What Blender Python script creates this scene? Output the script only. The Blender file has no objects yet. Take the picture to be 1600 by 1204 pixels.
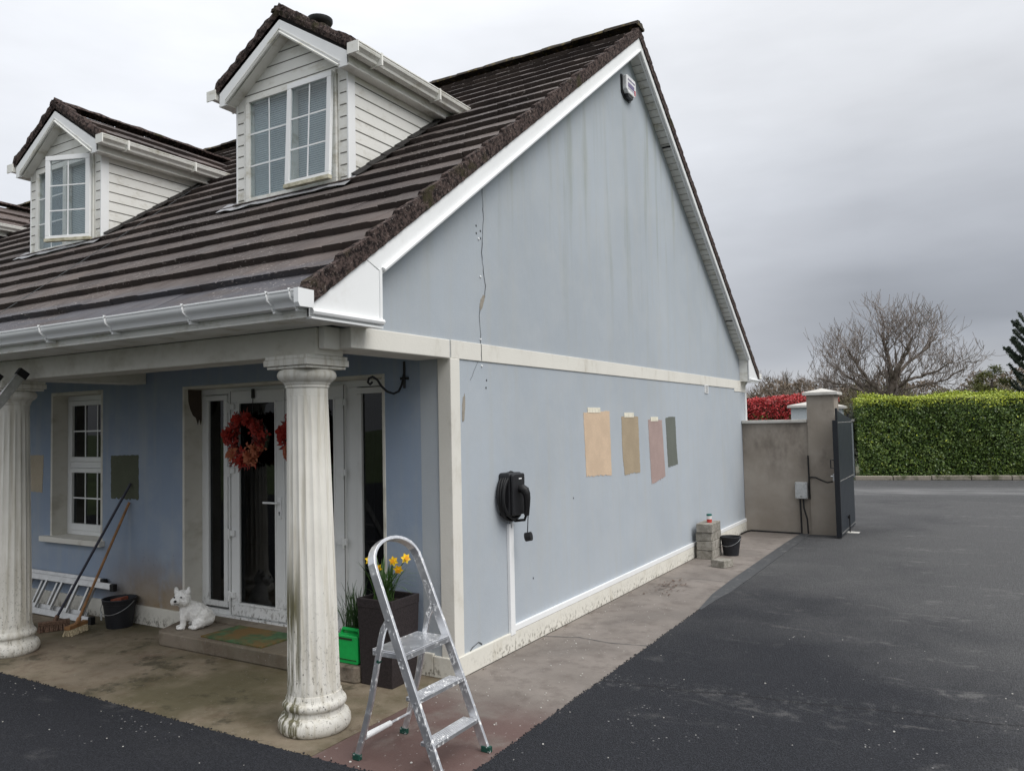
import bpy, bmesh, math, random
import numpy as np
from mathutils import Vector, Matrix, noise as mnoise
R = math.radians
C = bpy.context.scene.collection
scene = bpy.context.scene

# ------------------------------------------------------------------ camera
cam_d = bpy.data.cameras.new('camera'); cam = bpy.data.objects.new('camera', cam_d); C.objects.link(cam)
cam_d.sensor_width = 36.0; cam_d.lens = 1219.0*36/1600; cam_d.clip_start = .05; cam_d.clip_end = 3000
rx, dn, fw = Vector((.861, .508, -.021)), Vector((-.043, .032, -.999)), Vector((-.507, .861, .049))
fw.normalize(); rx = (rx - fw*rx.dot(fw)).normalized(); up = rx.cross(fw).normalized()
m = Matrix((rx, up, -fw)).transposed().to_4x4(); m.translation = Vector((0, 0, 1.85))
cam.matrix_world = m
scene.camera = cam
scene.view_settings.view_transform = 'Standard'; scene.view_settings.look = 'None'
scene.view_settings.exposure = 0.22; scene.view_settings.gamma = 1.0
scene.view_settings.use_curve_mapping = False

# ------------------------------------------------------------------ world: overcast sky
SUN_EL, SUN_AZ = 50.0, 98.0      # azimuth clockwise from +y
world = bpy.data.worlds.new('World'); scene.world = world; world.use_nodes = True
wt = world.node_tree; wt.nodes.clear()
def wn(t, **k):
    n = wt.nodes.new(t)
    for a, b in k.items(): setattr(n, a, b)
    return n
def wl(a, b): wt.links.new(a, b)
tc = wn('ShaderNodeTexCoord'); sep = wn('ShaderNodeSeparateXYZ'); wl(tc.outputs['Generated'], sep.inputs[0])
mp = wn('ShaderNodeMapping'); mp.inputs['Scale'].default_value = (1.6, 1.6, 5.5); wl(tc.outputs['Generated'], mp.inputs[0])
nz = wn('ShaderNodeTexNoise'); nz.inputs['Scale'].default_value = 1.5; nz.inputs['Detail'].default_value = 4; nz.inputs['Roughness'].default_value = .5
wl(mp.outputs[0], nz.inputs['Vector'])
def ramp(inp, stops, interp='EASE'):
    r = wn('ShaderNodeValToRGB'); r.color_ramp.interpolation = interp
    e = r.color_ramp.elements
    while len(e) < len(stops): e.new(.5)
    for i, (p, c) in enumerate(stops):
        e[i].position = p; e[i].color = (c[0], c[1], c[2], 1)
    wl(inp, r.inputs[0]); return r
def g(v, b=.06): return (v*(1-b*.55), v, v*(1+b*1.1))
def mth(op, a, b=None, c=None, clamp=False):
    n = wn('ShaderNodeMath', operation=op); n.use_clamp = clamp
    for i, x in enumerate((a, b, c)):
        if x is None: continue
        if isinstance(x, (int, float)): n.inputs[i].default_value = x
        else: wl(x, n.inputs[i])
    return n.outputs[0]
zw = mth('ADD', sep.outputs[2], mth('MULTIPLY', mth('SUBTRACT', nz.outputs[0], .5), .10))
dark = ramp(zw, [(0, g(.46)), (.045, g(.43)), (.075, g(.35, .1)), (.10, g(.285, .11)), (.16, g(.33, .1)), (.25, g(.46, .08)), (.36, g(.62, .05)), (.46, g(.72, .04)), (.7, g(1.1, .03)), (1, g(1.35, .02))], 'LINEAR')
light = ramp(zw, [(0, g(.42)), (.10, g(.60)), (.25, g(.72, .06)), (.42, g(.79, .05)), (.7, g(1.1, .03)), (1, g(1.35, .02))], 'LINEAR')
az = mth('MULTIPLY_ADD', sep.outputs[0], -2.6, -.25, clamp=True)         # bright towards -x
bk = mth('MULTIPLY_ADD', sep.outputs[1], -2.5, .6, clamp=True)           # the sky behind the viewer, darker low down
back = ramp(zw, [(0, g(.30)), (.18, g(.42)), (.38, g(.66)), (.7, g(1.1, .03)), (1, g(1.35, .02))], 'LINEAR')
fac = az
mx = wn('ShaderNodeMix', data_type='RGBA'); wl(fac, mx.inputs[0]); wl(dark.outputs[0], mx.inputs[6]); wl(light.outputs[0], mx.inputs[7])
nz2 = wn('ShaderNodeTexNoise'); nz2.inputs['Scale'].default_value = 2.6; nz2.inputs['Detail'].default_value = 6
wl(mp.outputs[0], nz2.inputs['Vector'])
mod = mth('MULTIPLY_ADD', nz2.outputs[0], .40, .88)
mxb = wn('ShaderNodeMix', data_type='RGBA'); wl(bk, mxb.inputs[0]); wl(mx.outputs[2], mxb.inputs[6]); wl(back.outputs[0], mxb.inputs[7])
cl = wn('ShaderNodeVectorMath', operation='SCALE'); wl(mxb.outputs[2], cl.inputs[0]); wl(mod, cl.inputs['Scale'])
bg1 = wn('ShaderNodeBackground'); wl(cl.outputs[0], bg1.inputs[0]); bg1.inputs[1].default_value = 1.0
sky = wn('ShaderNodeTexSky'); sky.sky_type = 'NISHITA'; sky.sun_disc = False
sky.sun_elevation = R(SUN_EL); sky.sun_rotation = R(SUN_AZ)
bg2 = wn('ShaderNodeBackground'); wl(sky.outputs[0], bg2.inputs[0]); bg2.inputs[1].default_value = .05
ms = wn('ShaderNodeMixShader'); ms.inputs[0].default_value = .06; wl(bg1.outputs[0], ms.inputs[1]); wl(bg2.outputs[0], ms.inputs[2])
wo = wn('ShaderNodeOutputWorld'); wl(ms.outputs[0], wo.inputs[0])

# ------------------------------------------------------------------ sun behind cloud
sl = bpy.data.lights.new('sun', 'SUN'); so = bpy.data.objects.new('sun', sl); C.objects.link(so)
sl.energy = 1.9; sl.angle = R(40); sl.color = (1, .975, .94)
sd = Vector((math.sin(R(SUN_AZ))*math.cos(R(SUN_EL)), math.cos(R(SUN_AZ))*math.cos(R(SUN_EL)), math.sin(R(SUN_EL))))
so.rotation_euler = sd.to_track_quat('Z', 'Y').to_euler()

# ================================================================== materials
class NT:
    def __init__(s, name):
        s.m = bpy.data.materials.new(name); s.m.use_nodes = True; s.t = s.m.node_tree; s.t.nodes.clear()
        s.o = s.n('ShaderNodeOutputMaterial'); s.tc = s.n('ShaderNodeTexCoord'); s.geo = s.n('ShaderNodeNewGeometry')
    def n(s, t, **k):
        x = s.t.nodes.new(t)
        for a, b in k.items(): setattr(x, a, b)
        return x
    def l(s, a, b): s.t.links.new(a, b)
    def vec(s, scale, world=False):
        mp = s.n('ShaderNodeMapping'); sc = scale if isinstance(scale, (tuple, list)) else (scale,)*3
        mp.inputs['Scale'].default_value = sc
        s.l(s.geo.outputs['Position'] if world else s.tc.outputs['Object'], mp.inputs[0]); return mp.outputs[0]
    def noise(s, scale, detail=4, rough=.55, world=True, dist=0):
        x = s.n('ShaderNodeTexNoise'); x.inputs['Scale'].default_value = 1; x.inputs['Detail'].default_value = detail
        x.inputs['Roughness'].default_value = rough; x.inputs['Distortion'].default_value = dist
        s.l(s.vec(scale, world), x.inputs['Vector']); return x.outputs[0]
    def vor(s, scale, feat='F1', rnd=1, world=True):
        x = s.n('ShaderNodeTexVoronoi', feature=feat); x.inputs['Scale'].default_value = 1; x.inputs['Randomness'].default_value = rnd
        s.l(s.vec(scale, world), x.inputs['Vector']); return x
    def mr(s, v, a, b, c=0., d=1., smooth=True):
        x = s.n('ShaderNodeMapRange'); x.interpolation_type = 'SMOOTHSTEP' if smooth else 'LINEAR'
        for i, k in enumerate((a, b, c, d)): x.inputs[i+1].default_value = k
        s.l(v, x.inputs[0]); return x.outputs[0]
    def math(s, op, a, b=None):
        x = s.n('ShaderNodeMath', operation=op)
        for i, k in enumerate((a, b)):
            if k is None: continue
            if isinstance(k, (int, float)): x.inputs[i].default_value = k
            else: s.l(k, x.inputs[i])
        return x.outputs[0]
    def pos(s, axis):
        x = s.n('ShaderNodeSeparateXYZ'); s.l(s.geo.outputs['Position'], x.inputs[0]); return x.outputs[axis]
    def mix(s, f, a, b, blend='MIX'):
        x = s.n('ShaderNodeMix', data_type='RGBA', blend_type=blend)
        for i, k in ((0, f), (6, a), (7, b)):
            if isinstance(k, (int, float)): x.inputs[i].default_value = k
            elif isinstance(k, (tuple, list)): x.inputs[i].default_value = (k[0], k[1], k[2], 1)
            else: s.l(k, x.inputs[i])
        return x.outputs[2]
    def bump(s, h, strength=.3, dist=.01, normal=None):
        x = s.n('ShaderNodeBump'); x.inputs['Strength'].default_value = strength; x.inputs['Distance'].default_value = dist
        s.l(h, x.inputs['Height'])
        if normal is not None: s.l(normal, x.inputs['Normal'])
        return x.outputs[0]
    def done(s, col, rough=.6, metal=0, spec=.4, normal=None, coat=0):
        p = s.n('ShaderNodeBsdfPrincipled')
        for k, v in (('Base Color', col), ('Roughness', rough), ('Metallic', metal), ('Specular IOR Level', spec), ('Coat Weight', coat)):
            if isinstance(v, (int, float)): p.inputs[k].default_value = v
            elif isinstance(v, (tuple, list)): p.inputs[k].default_value = (v[0], v[1], v[2], 1)
            else: s.l(v, p.inputs[k])
        if normal is not None: s.l(normal, p.inputs['Normal'])
        s.l(p.outputs[0], s.o.inputs[0]); return s.m
def plain(name, col, rough=.5, metal=0, spec=.4, var=.12, scale=30, bump=0., bscale=200, dirt=None, dlo=.5, dhi=.75, dscale=6):
    k = NT(name); n1 = k.noise(scale, 4)
    c = k.mix(k.mr(n1, .3, .7), tuple(x*(1-var) for x in col), tuple(min(1, x*(1+var)) for x in col))
    if dirt: c = k.mix(k.mr(k.noise(dscale, 6, .65), dlo, dhi), c, dirt)
    nm = k.bump(k.noise(bscale, 3), bump, .004) if bump else None
    return k.done(c, rough, metal, spec, nm)

M = {}
def mk_render(name='blue_render', base=(.408, .448, .488)):
    k = NT(name)
    c = k.mix(k.mr(k.noise(.55, 3), .3, .7), tuple(x*.93 for x in base), tuple(x*1.05 for x in base))
    c = k.mix(k.math('MULTIPLY', k.mr(k.noise((9, 9, .55), 5, .6), .45, .72), .24), c, (.42, .42, .38))       # vertical streaks
    st = k.math('MULTIPLY', k.mr(k.noise((3.3, 3.3, .25), 5, .6), .52, .68), k.mr(k.pos(2), 2.2, 4.5))
    c = k.mix(k.math('MULTIPLY', st, .5), c, (.27, .29, .24))
    c = k.mix(k.math('MULTIPLY', k.mr(k.noise((26, 26, 1.2), 3), .62, .8), .14), c, (.5, .52, .53))
    low = k.math('MULTIPLY', k.mr(k.pos(2), .85, .15), k.mr(k.noise((3, 3, 2), 5, .6), .28, .55))
    inner = k.math('MULTIPLY', k.mr(k.pos(0), -6.3, -6.4), k.mr(k.pos(0), -7.9, -6.9))
    c = k.mix(k.math('MULTIPLY', k.math('MULTIPLY', low, inner), .95), c, (.27, .18, .08))                      # mud splash by the door
    v = k.vor((26, 26, 26)); sp = k.math('MULTIPLY', k.mr(v.outputs['Distance'], .16, .10), k.mr(k.noise(3.1, 2), .55, .62))
    c = k.mix(k.math('MULTIPLY', k.math('MULTIPLY', sp, k.mr(k.pos(2), .95, .3)), inner), c, (.03, .03, .025))
    c = k.mix(k.math('MULTIPLY', k.mr(k.noise(2.4, 6, .62), .42, .66), .22), c, (.47, .49, .50))
    c = k.mix(k.math('MULTIPLY', k.mr(k.noise(150, 3, .6), .50, .72), .16), c, (.20, .22, .24))
    h = k.math('ADD', k.math('MULTIPLY', k.noise(150, 3), .7), k.math('MULTIPLY', k.noise((5, 5, 3), 4), 3.0))
    return k.done(c, .88, 0, .25, k.bump(h, .35, .006))
def mk_white(name, base, dirt=(.30, .27, .19), amt=.6, lo=.5, hi=.78, sc=(7, 7, 3), rough=.5, bump=.1, zbase=None, spec=.35, fine=(.12, .11, .09), fineamt=0.):
    k = NT(name)
    c = k.mix(k.mr(k.noise(2, 3), .3, .7), tuple(x*.95 for x in base), base)
    c = k.mix(k.math('MULTIPLY', k.mr(k.noise(sc, 6, .65), lo, hi), amt), c, dirt)
    if fineamt:
        v = k.mr(k.noise((45, 45, 30), 5, .75), .63, .70)
        c = k.mix(k.math('MULTIPLY', k.math('MULTIPLY', v, k.mr(k.noise(5, 3), .45, .65)), fineamt), c, fine)
    if zbase:
        z = k.math('MULTIPLY', k.math('MULTIPLY', k.mr(k.pos(2), zbase[1], zbase[0]), k.mr(k.noise((34, 34, 22), 6, .7), .50, .62)), k.mr(k.noise(1.7, 3), .34, .52))
        c = k.mix(k.math('MULTIPLY', z, .8), c, (.10, .085, .06))
    return k.done(c, rough, 0, spec, k.bump(k.noise(60, 4), bump, .004) if bump else None)
def mk_column():
    k = NT('column_paint'); base = (.74, .72, .66)
    c = k.mix(k.mr(k.noise(4, 4), .3, .7), (.66, .64, .58), base)
    c = k.mix(k.math('MULTIPLY', k.mr(k.noise((26, 26, 1.3), 5, .6), .46, .66), .5), c, (.42, .38, .29))
    gz = k.math('MULTIPLY', k.mr(k.pos(2), 1.15, .75), k.mr(k.noise((30, 30, 1.6), 5, .62), .40, .56))
    side = k.math('MULTIPLY', k.mr(k.math('ADD', k.pos(0), k.pos(1)), -.04, -.15), k.mr(k.pos(0), -6, -5))
    c = k.mix(k.math('MULTIPLY', k.math('MULTIPLY', gz, side), .95), c, (.11, .10, .045))                     # algae in the flutes
    sp = k.math('MULTIPLY', k.mr(k.noise((55, 55, 30), 5, .8), .56, .62), k.mr(k.pos(2), 1.1, .05))
    c = k.mix(k.math('MULTIPLY', sp, .75), c, (.10, .09, .07))
    v = k.vor((38, 38, 24)); dots = k.math('MULTIPLY', k.mr(v.outputs['Distance'], .17, .12), k.mr(k.noise(7, 2), .50, .56))
    c = k.mix(k.math('MULTIPLY', k.math('MULTIPLY', dots, k.mr(k.pos(2), 1.2, .2)), .85), c, (.03, .028, .025))
    return k.done(c, .6, 0, .3, k.bump(k.noise((60, 60, 24), 5, .7), .35, .005))
def mk_tile(name, base, shine=.42):
    k = NT(name)
    rnd = k.n('ShaderNodeNewGeometry').outputs['Random Per Island']
    c = k.mix(rnd, tuple(x*.74 for x in base), tuple(x*1.24 for x in base))
    c = k.mix(k.mr(k.noise((2.2, 1.2, 1.2), 4), .35, .7), c, (.050, .039, .037))
    slate_sheen = k.math('MULTIPLY', k.mr(k.pos(1), 3.50, 3.36), k.mr(k.noise((1.3, 5, 5), 3), .25, .6))
    c = k.mix(k.math('MULTIPLY', slate_sheen, .75), c, (.066, .069, .084))                                            # bluish sheen painted into the lowest course
    c = k.mix(k.math('MULTIPLY', k.mr(k.noise((9, 60, 60), 4, .7), .56, .68), .45), c, (.13, .105, .092))
    n2 = k.mr(k.noise((26, 75, 75), 3, .6), .64, .68)
    pt = k.mr(k.noise(1.1, 2), .42, .62)
    c = k.mix(k.math('MULTIPLY', k.math('MULTIPLY', n2, pt), .85), c, (.52, .47, .44))                           # lichen flecks
    moss = k.mr(k.noise(6, 5, .7), .66, .74)
    c = k.mix(k.math('MULTIPLY', moss, .6), c, (.028, .026, .018))
    h = k.math('ADD', k.noise(90, 3), k.math('MULTIPLY', k.noise((20, 6, 6), 3), .7))
    return k.done(c, k.mr(k.noise(5, 3), .3, .7, shine, shine+.25), 0, .42, k.bump(h, .28, .005))
def mk_moss(name='verge_mortar'):
    k = NT(name)
    c = k.mix(k.mr(k.noise(27, 6, .75), .40, .60), (.014, .010, .010), (.125, .090, .080))
    c = k.mix(k.mr(k.noise(60, 4, .7), .61, .68), c, (.36, .31, .28))
    c = k.mix(k.mr(k.noise(4, 3), .60, .75), c, (.05, .045, .02))
    return k.done(c, .95, 0, .2, k.bump(k.noise(60, 6, .75), 1.0, .022))
def mk_slab(name, base, tint, green=0., red=0.):
    k = NT(name)
    c = k.mix(k.mr(k.noise(1.3, 5, .6), .3, .7), tuple(x*.80 for x in base), tuple(x*1.16 for x in base))
    c = k.mix(k.math('MULTIPLY', k.mr(k.noise(5, 6, .7), .46, .66), .6), c, tint)
    if green:
        c = k.mix(k.math('MULTIPLY', k.mr(k.noise(.9, 5, .6), .40, .62), green), c, (.066, .060, .026))
        c = k.mix(k.math('MULTIPLY', k.mr(k.noise(2.1, 6, .72), .53, .63), .7), c, (.035, .031, .018))
    if red:
        rz = k.math('MULTIPLY', k.mr(k.pos(1), 4.75, 4.1), k.mr(k.noise(1.9, 5, .6), .28, .5))
        c = k.mix(k.math('MULTIPLY', rz, red), c, (.105, .058, .052))
    c = k.mix(k.math('MULTIPLY', k.mr(k.noise((38, 20, 30), 4, .7), .64, .69), .6), c, (.36, .33, .31))
    c = k.mix(k.math('MULTIPLY', k.mr(k.noise((24, 40, 30), 4, .7), .66, .72), .8), c, (.022, .018, .014))
    return k.done(c, k.mr(k.noise(2, 3), .3, .7, .62, .85), 0, .35, k.bump(k.noise(75, 5, .7), .5, .006))
def mk_tarmac(name='tarmac', lo=(.014, .016, .023), hi=(.112, .112, .113), road=False):
    k = NT(name)
    ag = k.vor(115); n1 = k.noise(70, 4, .7)
    x, y = k.pos(0), k.pos(1)
    patch = k.math('ADD', k.math('MULTIPLY', k.mr(x, -1.7, 1.3), .60), k.math('MULTIPLY', k.mr(y, 4.2, 10.5), .85))
    patch = k.math('ADD', patch, k.math('MULTIPLY', k.math('SUBTRACT', k.noise(.55, 5, .6), .5), 1.5))
    base = k.mix(k.mr(patch, .1, 1.15), lo, hi)
    c = k.mix(k.mr(ag.outputs['Distance'], .1, .8), k.mix(.5, base, (0, 0, 0)), k.mix(.045, base, (.35, .35, .36)))
    c = k.mix(k.math('MULTIPLY', k.mr(n1, .5, .68), .5), c, k.mix(.14, base, (.20, .20, .21)))
    d1 = k.math('MULTIPLY', k.mr(k.noise((.9, 2.6, 1), 5, .65, dist=.7), .55, .70), k.mr(k.noise(7, 5, .7), .42, .62))
    c = k.mix(k.math('MULTIPLY', d1, k.mr(x, -2.2, .3, .28, .75)), c, (.20, .195, .19))                                              # dusty scuffs
    v = k.vor(21); chips = k.math('MULTIPLY', k.mr(v.outputs['Distance'], .14, .10), k.mr(k.noise(1.4, 3), .54, .60))
    near = k.mr(y, 7.5, 4.6)
    c = k.mix(k.math('MULTIPLY', k.math('MULTIPLY', chips, near), .55), c, (.55, .54, .53))
    seam = k.math('ABSOLUTE', k.math('SUBTRACT', k.math('SUBTRACT', y, 5.43), k.math('ADD', k.math('MULTIPLY', x, .14), k.math('MULTIPLY', k.noise(2.5, 4), .12))))
    c = k.mix(k.math('MULTIPLY', k.mr(seam, .02, .006), .6), c, (.008, .008, .009))
    sd_ = k.math('MULTIPLY', k.mr(seam, .22, .02), k.mr(k.noise(17, 6, .75), .50, .66))
    c = k.mix(k.math('MULTIPLY', sd_, .30), c, (.22, .215, .21))
    if road:
        stv = k.math('MULTIPLY', k.mr(k.math('ABSOLUTE', k.math('SUBTRACT', k.math('SUBTRACT', y, 21.7), k.math('MULTIPLY', x, .25))), 1.6, .2), k.mr(k.noise((.5, 5, 1), 5, .65), .36, .62))
        c = k.mix(k.math('MULTIPLY', stv, .8), c, (.25, .25, .25))
    h = k.math('ADD', ag.outputs['Distance'], k.math('MULTIPLY', n1, .8))
    return k.done(c, .86, 0, .3, k.bump(h, .95, .014))
def mk_leaf(name, a, b, c3=None, rough=.5, scale=9):
    k = NT(name); n = k.noise(scale, 4, .7)
    rnd = k.n('ShaderNodeNewGeometry').outputs['Random Per Island']
    c = k.mix(rnd, a, b)
    if c3: c = k.mix(k.mr(n, .5, .68), c, c3)
    return k.done(c, rough, 0, .4)
def mk_alu(name, base=(.55, .56, .58), paint=.6):
    k = NT(name)
    c = k.mix(k.mr(k.noise(12, 4), .3, .7), tuple(x*.82 for x in base), base)
    sp = k.mr(k.noise((58, 58, 34), 5, .75), .555, .59)
    spd = k.math('MULTIPLY', sp, k.mr(k.noise(9, 3), .42, .56))
    c = k.mix(k.math('MULTIPLY', spd, paint), c, (.86, .86, .85))
    return k.done(c, k.mix(spd, (.33, .33, .33), (.7, .7, .7)), k.mix(spd, (.85,)*3, (0, 0, 0)), .5, k.bump(k.noise(120, 3), .08, .003))
def mk_glass(name, tint=(.55, .58, .6)):
    k = NT(name); tr = k.n('ShaderNodeBsdfTransparent'); tr.inputs[0].default_value = (*tint, 1)
    gl = k.n('ShaderNodeBsdfGlossy'); gl.inputs['Roughness'].default_value = .015
    fr = k.n('ShaderNodeLayerWeight'); fr.inputs[0].default_value = .5; fz = k.math('MULTIPLY', k.math('POWER', fr.outputs['Facing'], 4.0), .6)
    w = k.bump(k.noise(1.5, 2), .02, .05); k.l(w, gl.inputs['Normal'])
    mxs = k.n('ShaderNodeMixShader'); k.l(k.math('ADD', fz, .045), mxs.inputs[0]); k.l(tr.outputs[0], mxs.inputs[1]); k.l(gl.outputs[0], mxs.inputs[2])
    k.l(mxs.outputs[0], k.o.inputs[0]); return k.m
def mk_blocks():
    k = NT('concrete_block'); c = k.mix(k.mr(k.noise(14, 5, .7), .35, .65), (.22, .205, .175), (.36, .34, .30))
    c = k.mix(k.mr(k.noise(60, 4), .6, .7), c, (.12, .11, .09))
    return k.done(c, .95, 0, .2, k.bump(k.noise(90, 5, .7), .8, .008))
def mk_wallplaster():
    k = NT('grey_plaster'); c = k.mix(k.mr(k.noise(1.4, 5, .6), .3, .7), (.265, .232, .195), (.36, .322, .278))
    top = k.math('MULTIPLY', k.mr(k.noise((2.6, 2.6, 1.6), 5, .65), .42, .68), k.mr(k.pos(2), .5, 1.4))
    c = k.mix(k.math('MULTIPLY', top, .75), c, (.145, .122, .104))
    c = k.mix(k.math('MULTIPLY', k.mr(k.noise((12, 12, 1), 4), .6, .75), .25), c, (.16, .15, .13))
    return k.done(c, .92, 0, .2, k.bump(k.noise(80, 4), .3, .005))
def mk_bark(name, a, b, scale=14):
    k = NT(name); c = k.mix(k.mr(k.noise(scale, 5, .7), .35, .65), a, b)
    return k.done(c, .9, 0, .2, k.bump(k.noise(40, 4), .6, .01))
def mk_clad():
    k = NT('dormer_cladding'); base = (.82, .815, .775)
    c = k.mix(k.mr(k.noise(1.6, 3), .3, .7), tuple(x*.95 for x in base), base)
    c = k.mix(k.math('MULTIPLY', k.mr(k.noise((5, 5, 12), 6, .7), .50, .75), .45), c, (.38, .34, .24))
    c = k.mix(k.math('MULTIPLY', k.mr(k.pos(2), 4.35, 3.95), k.math('MULTIPLY', k.mr(k.noise(9, 5, .7), .4, .6), .6)), c, (.30, .27, .17))
    return k.done(c, .5, 0, .35)
M['render'] = mk_render(); M['porchrender'] = mk_render('porch_blue_render', (.275, .340, .440))  # front wall has a darker, bluer base colour than the gable
M['trim'] = mk_white('cream_masonry_paint', (.72, .70, .64), (.40, .36, .28), .55, .5, .8, (6, 6, 3), .8, .3)
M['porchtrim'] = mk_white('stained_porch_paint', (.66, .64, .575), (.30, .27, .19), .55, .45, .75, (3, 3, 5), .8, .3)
M['plinth'] = mk_white('plinth_paint', (.70, .68, .61), (.40, .35, .25), .5, .5, .8, (6, 6, 3), .85, .5, zbase=(.02, .15))
M['upvc'] = mk_white('white_upvc', (.85, .86, .86), (.55, .54, .49), .35, .55, .85, (4, 4, 4), .32, 0)
M['oldupvc'] = mk_white('weathered_upvc', (.82, .815, .77), (.36, .32, .20), .65, .48, .74, (5, 5, 9), .42, 0)
M['mossupvc'] = mk_white('algae_stained_upvc', (.58, .55, .43), (.20, .18, .09), .8, .38, .66, (9, 9, 12), .6, .1)
M['doorupvc'] = mk_white('door_upvc', (.78, .79, .78), (.30, .28, .22), .3, .55, .85, (5, 5, 3), .35, 0, zbase=(.12, .45))
M['clad'] = mk_clad()
M['gap'] = plain('dark_gap', (.12, .115, .10), .8)
M['column'] = mk_column()
M['tile'] = mk_tile('concrete_tile', (.082, .064, .057), .62)
M['dormertile'] = mk_tile('dormer_tile', (.098, .074, .066), .6)
M['underlay'] = plain('roof_underlay', (.02, .018, .017), .9)
M['moss'] = mk_moss()
M['ridge'] = plain('ridge_tile_mossy', (.05, .042, .034), .95, bump=.8, bscale=45, dirt=(.17, .13, .05), dlo=.5, dhi=.66, dscale=14)
M['lead'] = plain('lead_flashing', (.30, .30, .31), .5, .3, dirt=(.10, .10, .09), bump=.4, bscale=18)
M['slab'] = mk_slab('path_concrete', (.205, .180, .160), (.118, .098, .086), red=.85)
M['porch'] = mk_slab('porch_concrete', (.225, .185, .135), (.130, .090, .060), green=.75)
M['stepm'] = mk_slab('step_concrete', (.22, .185, .145), (.13, .095, .07), green=.3)
M['tarmac'] = mk_tarmac()
M['road'] = mk_tarmac('road_asphalt', (.082, .083, .086), (.10, .101, .103), road=True)
M['drain'] = plain('smooth_tar_strip', (.055, .057, .060), .6, bump=.3, bscale=40, dirt=(.16, .155, .15), dlo=.55, dhi=.7, dscale=7)
M['soil'] = plain('verge_soil', (.10, .085, .06), .95, var=.3, scale=5, dirt=(.05, .085, .03), dlo=.45, dhi=.6, dscale=3)
M['field'] = plain('field_grass', (.06, .085, .03), .95, var=.3, scale=.4)
M['kerb'] = plain('kerb_concrete', (.27, .24, .20), .9, bump=.4, bscale=50, dirt=(.10, .10, .06), dlo=.5, dhi=.65, dscale=3)
M['plaster'] = mk_wallplaster()
M['coping'] = mk_white('coping_concrete', (.56, .545, .51), (.28, .26, .22), .6, .45, .75, (5, 5, 5), .85, .3)
M['block'] = mk_blocks()
M['black'] = plain('black_plastic', (.014, .014, .016), .42, spec=.5)
M['rubber'] = plain('black_rubber', (.010, .010, .011), .55)
M['bucket'] = plain('bucket_plastic', (.016, .017, .021), .5, dirt=(.10, .095, .085), dlo=.6, dhi=.75, dscale=14)
M['iron'] = plain('black_iron', (.012, .012, .013), .5)
M['steelwire'] = plain('wire_steel', (.42, .43, .44), .4, .8)
M['gate'] = plain('gate_paint', (.020, .026, .034), .42, var=.15, spec=.45)
M['gateedge'] = plain('gate_frame_paint', (.012, .014, .018), .4)
M['glass'] = mk_glass('window_glass', (.84, .87, .88))
M['darkglass'] = mk_glass('door_glass', (.34, .36, .37))
M['room'] = plain('room_dark', (.035, .035, .04), .95)
M['curtain'] = plain('sheer_curtain', (.42, .42, .41), .9)
M['alu'] = mk_alu('aluminium', (.80, .81, .83), paint=1.0)
M['alu2'] = mk_alu('ladder_aluminium', (.52, .52, .51), .25)
M['greenplastic'] = plain('green_foot', (.008, .055, .04), .5, dirt=(.6, .6, .6), dlo=.6, dhi=.66, dscale=60)
M['jerry'] = plain('green_can_plastic', (.010, .42, .085), .38, var=.06)
M['planter'] = plain('dark_woven_planter', (.026, .020, .021), .55, var=.3, scale=70, bump=.5, bscale=120)
M['pot'] = plain('terracotta_dark', (.06, .022, .018), .6)
M['cup'] = plain('cream_plastic', (.62, .57, .42), .5)
M['compost'] = plain('compost', (.02, .014, .01), .95, bump=.8, bscale=60)
M['daf'] = mk_leaf('daffodil_leaf', (.045, .10, .025), (.09, .17, .045))
M['petal'] = plain('daffodil_petal', (.85, .58, .02), .5, var=.08)
M['trumpet'] = plain('daffodil_trumpet', (.85, .36, .01), .5)
M['potleaf'] = mk_leaf('pot_grass_leaf', (.025, .055, .02), (.05, .10, .03))
M['dog'] = plain('painted_plaster_dog', (.80, .79, .76), .5, bump=.35, bscale=60, dirt=(.25, .22, .18), dlo=.66, dhi=.74, dscale=40)
M['dogblack'] = plain('black_gloss_paint', (.012, .011, .011), .3)
M['mat'] = plain('worn_doormat', (.06, .12, .055), .98, var=.25, scale=12, bump=.9, bscale=240, dirt=(.17, .105, .035), dlo=.42, dhi=.56, dscale=2.6)
M['wood'] = plain('broom_wood', (.30, .155, .065), .6, var=.25, scale=14)
M['redwood'] = plain('red_stained_wood', (.13, .045, .04), .6, var=.2)
M['bluewood'] = plain('dark_blue_handle', (.045, .045, .065), .5)
M['bristle'] = plain('bristle', (.16, .10, .07), .95, var=.4, scale=80, bump=.8, bscale=150)
M['bristle2'] = plain('pale_bristle', (.50, .42, .28), .95, var=.3, scale=80)
M['brick'] = plain('red_brick', (.24, .07, .04), .9, bump=.5)
M['tinred'] = plain('tin_red', (.50, .05, .04), .4); M['tinwhite'] = plain('tin_white', (.72, .72, .70), .4); M['tingreen'] = plain('tin_green', (.01, .12, .10), .4)
M['tape'] = plain('masking_tape', (.74, .70, .58), .8)
for nm, c in (('beige', (.62, .47, .335)), ('tan', (.38, .305, .21)), ('mauve', (.385, .285, .26)), ('sage', (.14, .152, .13)), ('olive', (.095, .105, .070)), ('sand', (.42, .36, .27))):
    M[nm] = plain('sample_paint_'+nm, c, .85, var=.07, scale=5, bump=.45, bscale=150, dirt=tuple(x*.86 for x in c), dlo=.45, dhi=.7, dscale=60)
M['filler'] = plain('grey_filler', (.30, .27, .225), .9)
M['brown'] = plain('bare_brown_wall', (.075, .055, .042), .9)
M['crack'] = plain('crack_dark', (.07, .075, .08), .95)
M['alarm'] = plain('alarm_white', (.78, .78, .79), .35); M['alarmpurple'] = plain('alarm_purple', (.16, .13, .26), .4); M['alarmred'] = plain('alarm_red', (.48, .06, .08), .4)
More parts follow.
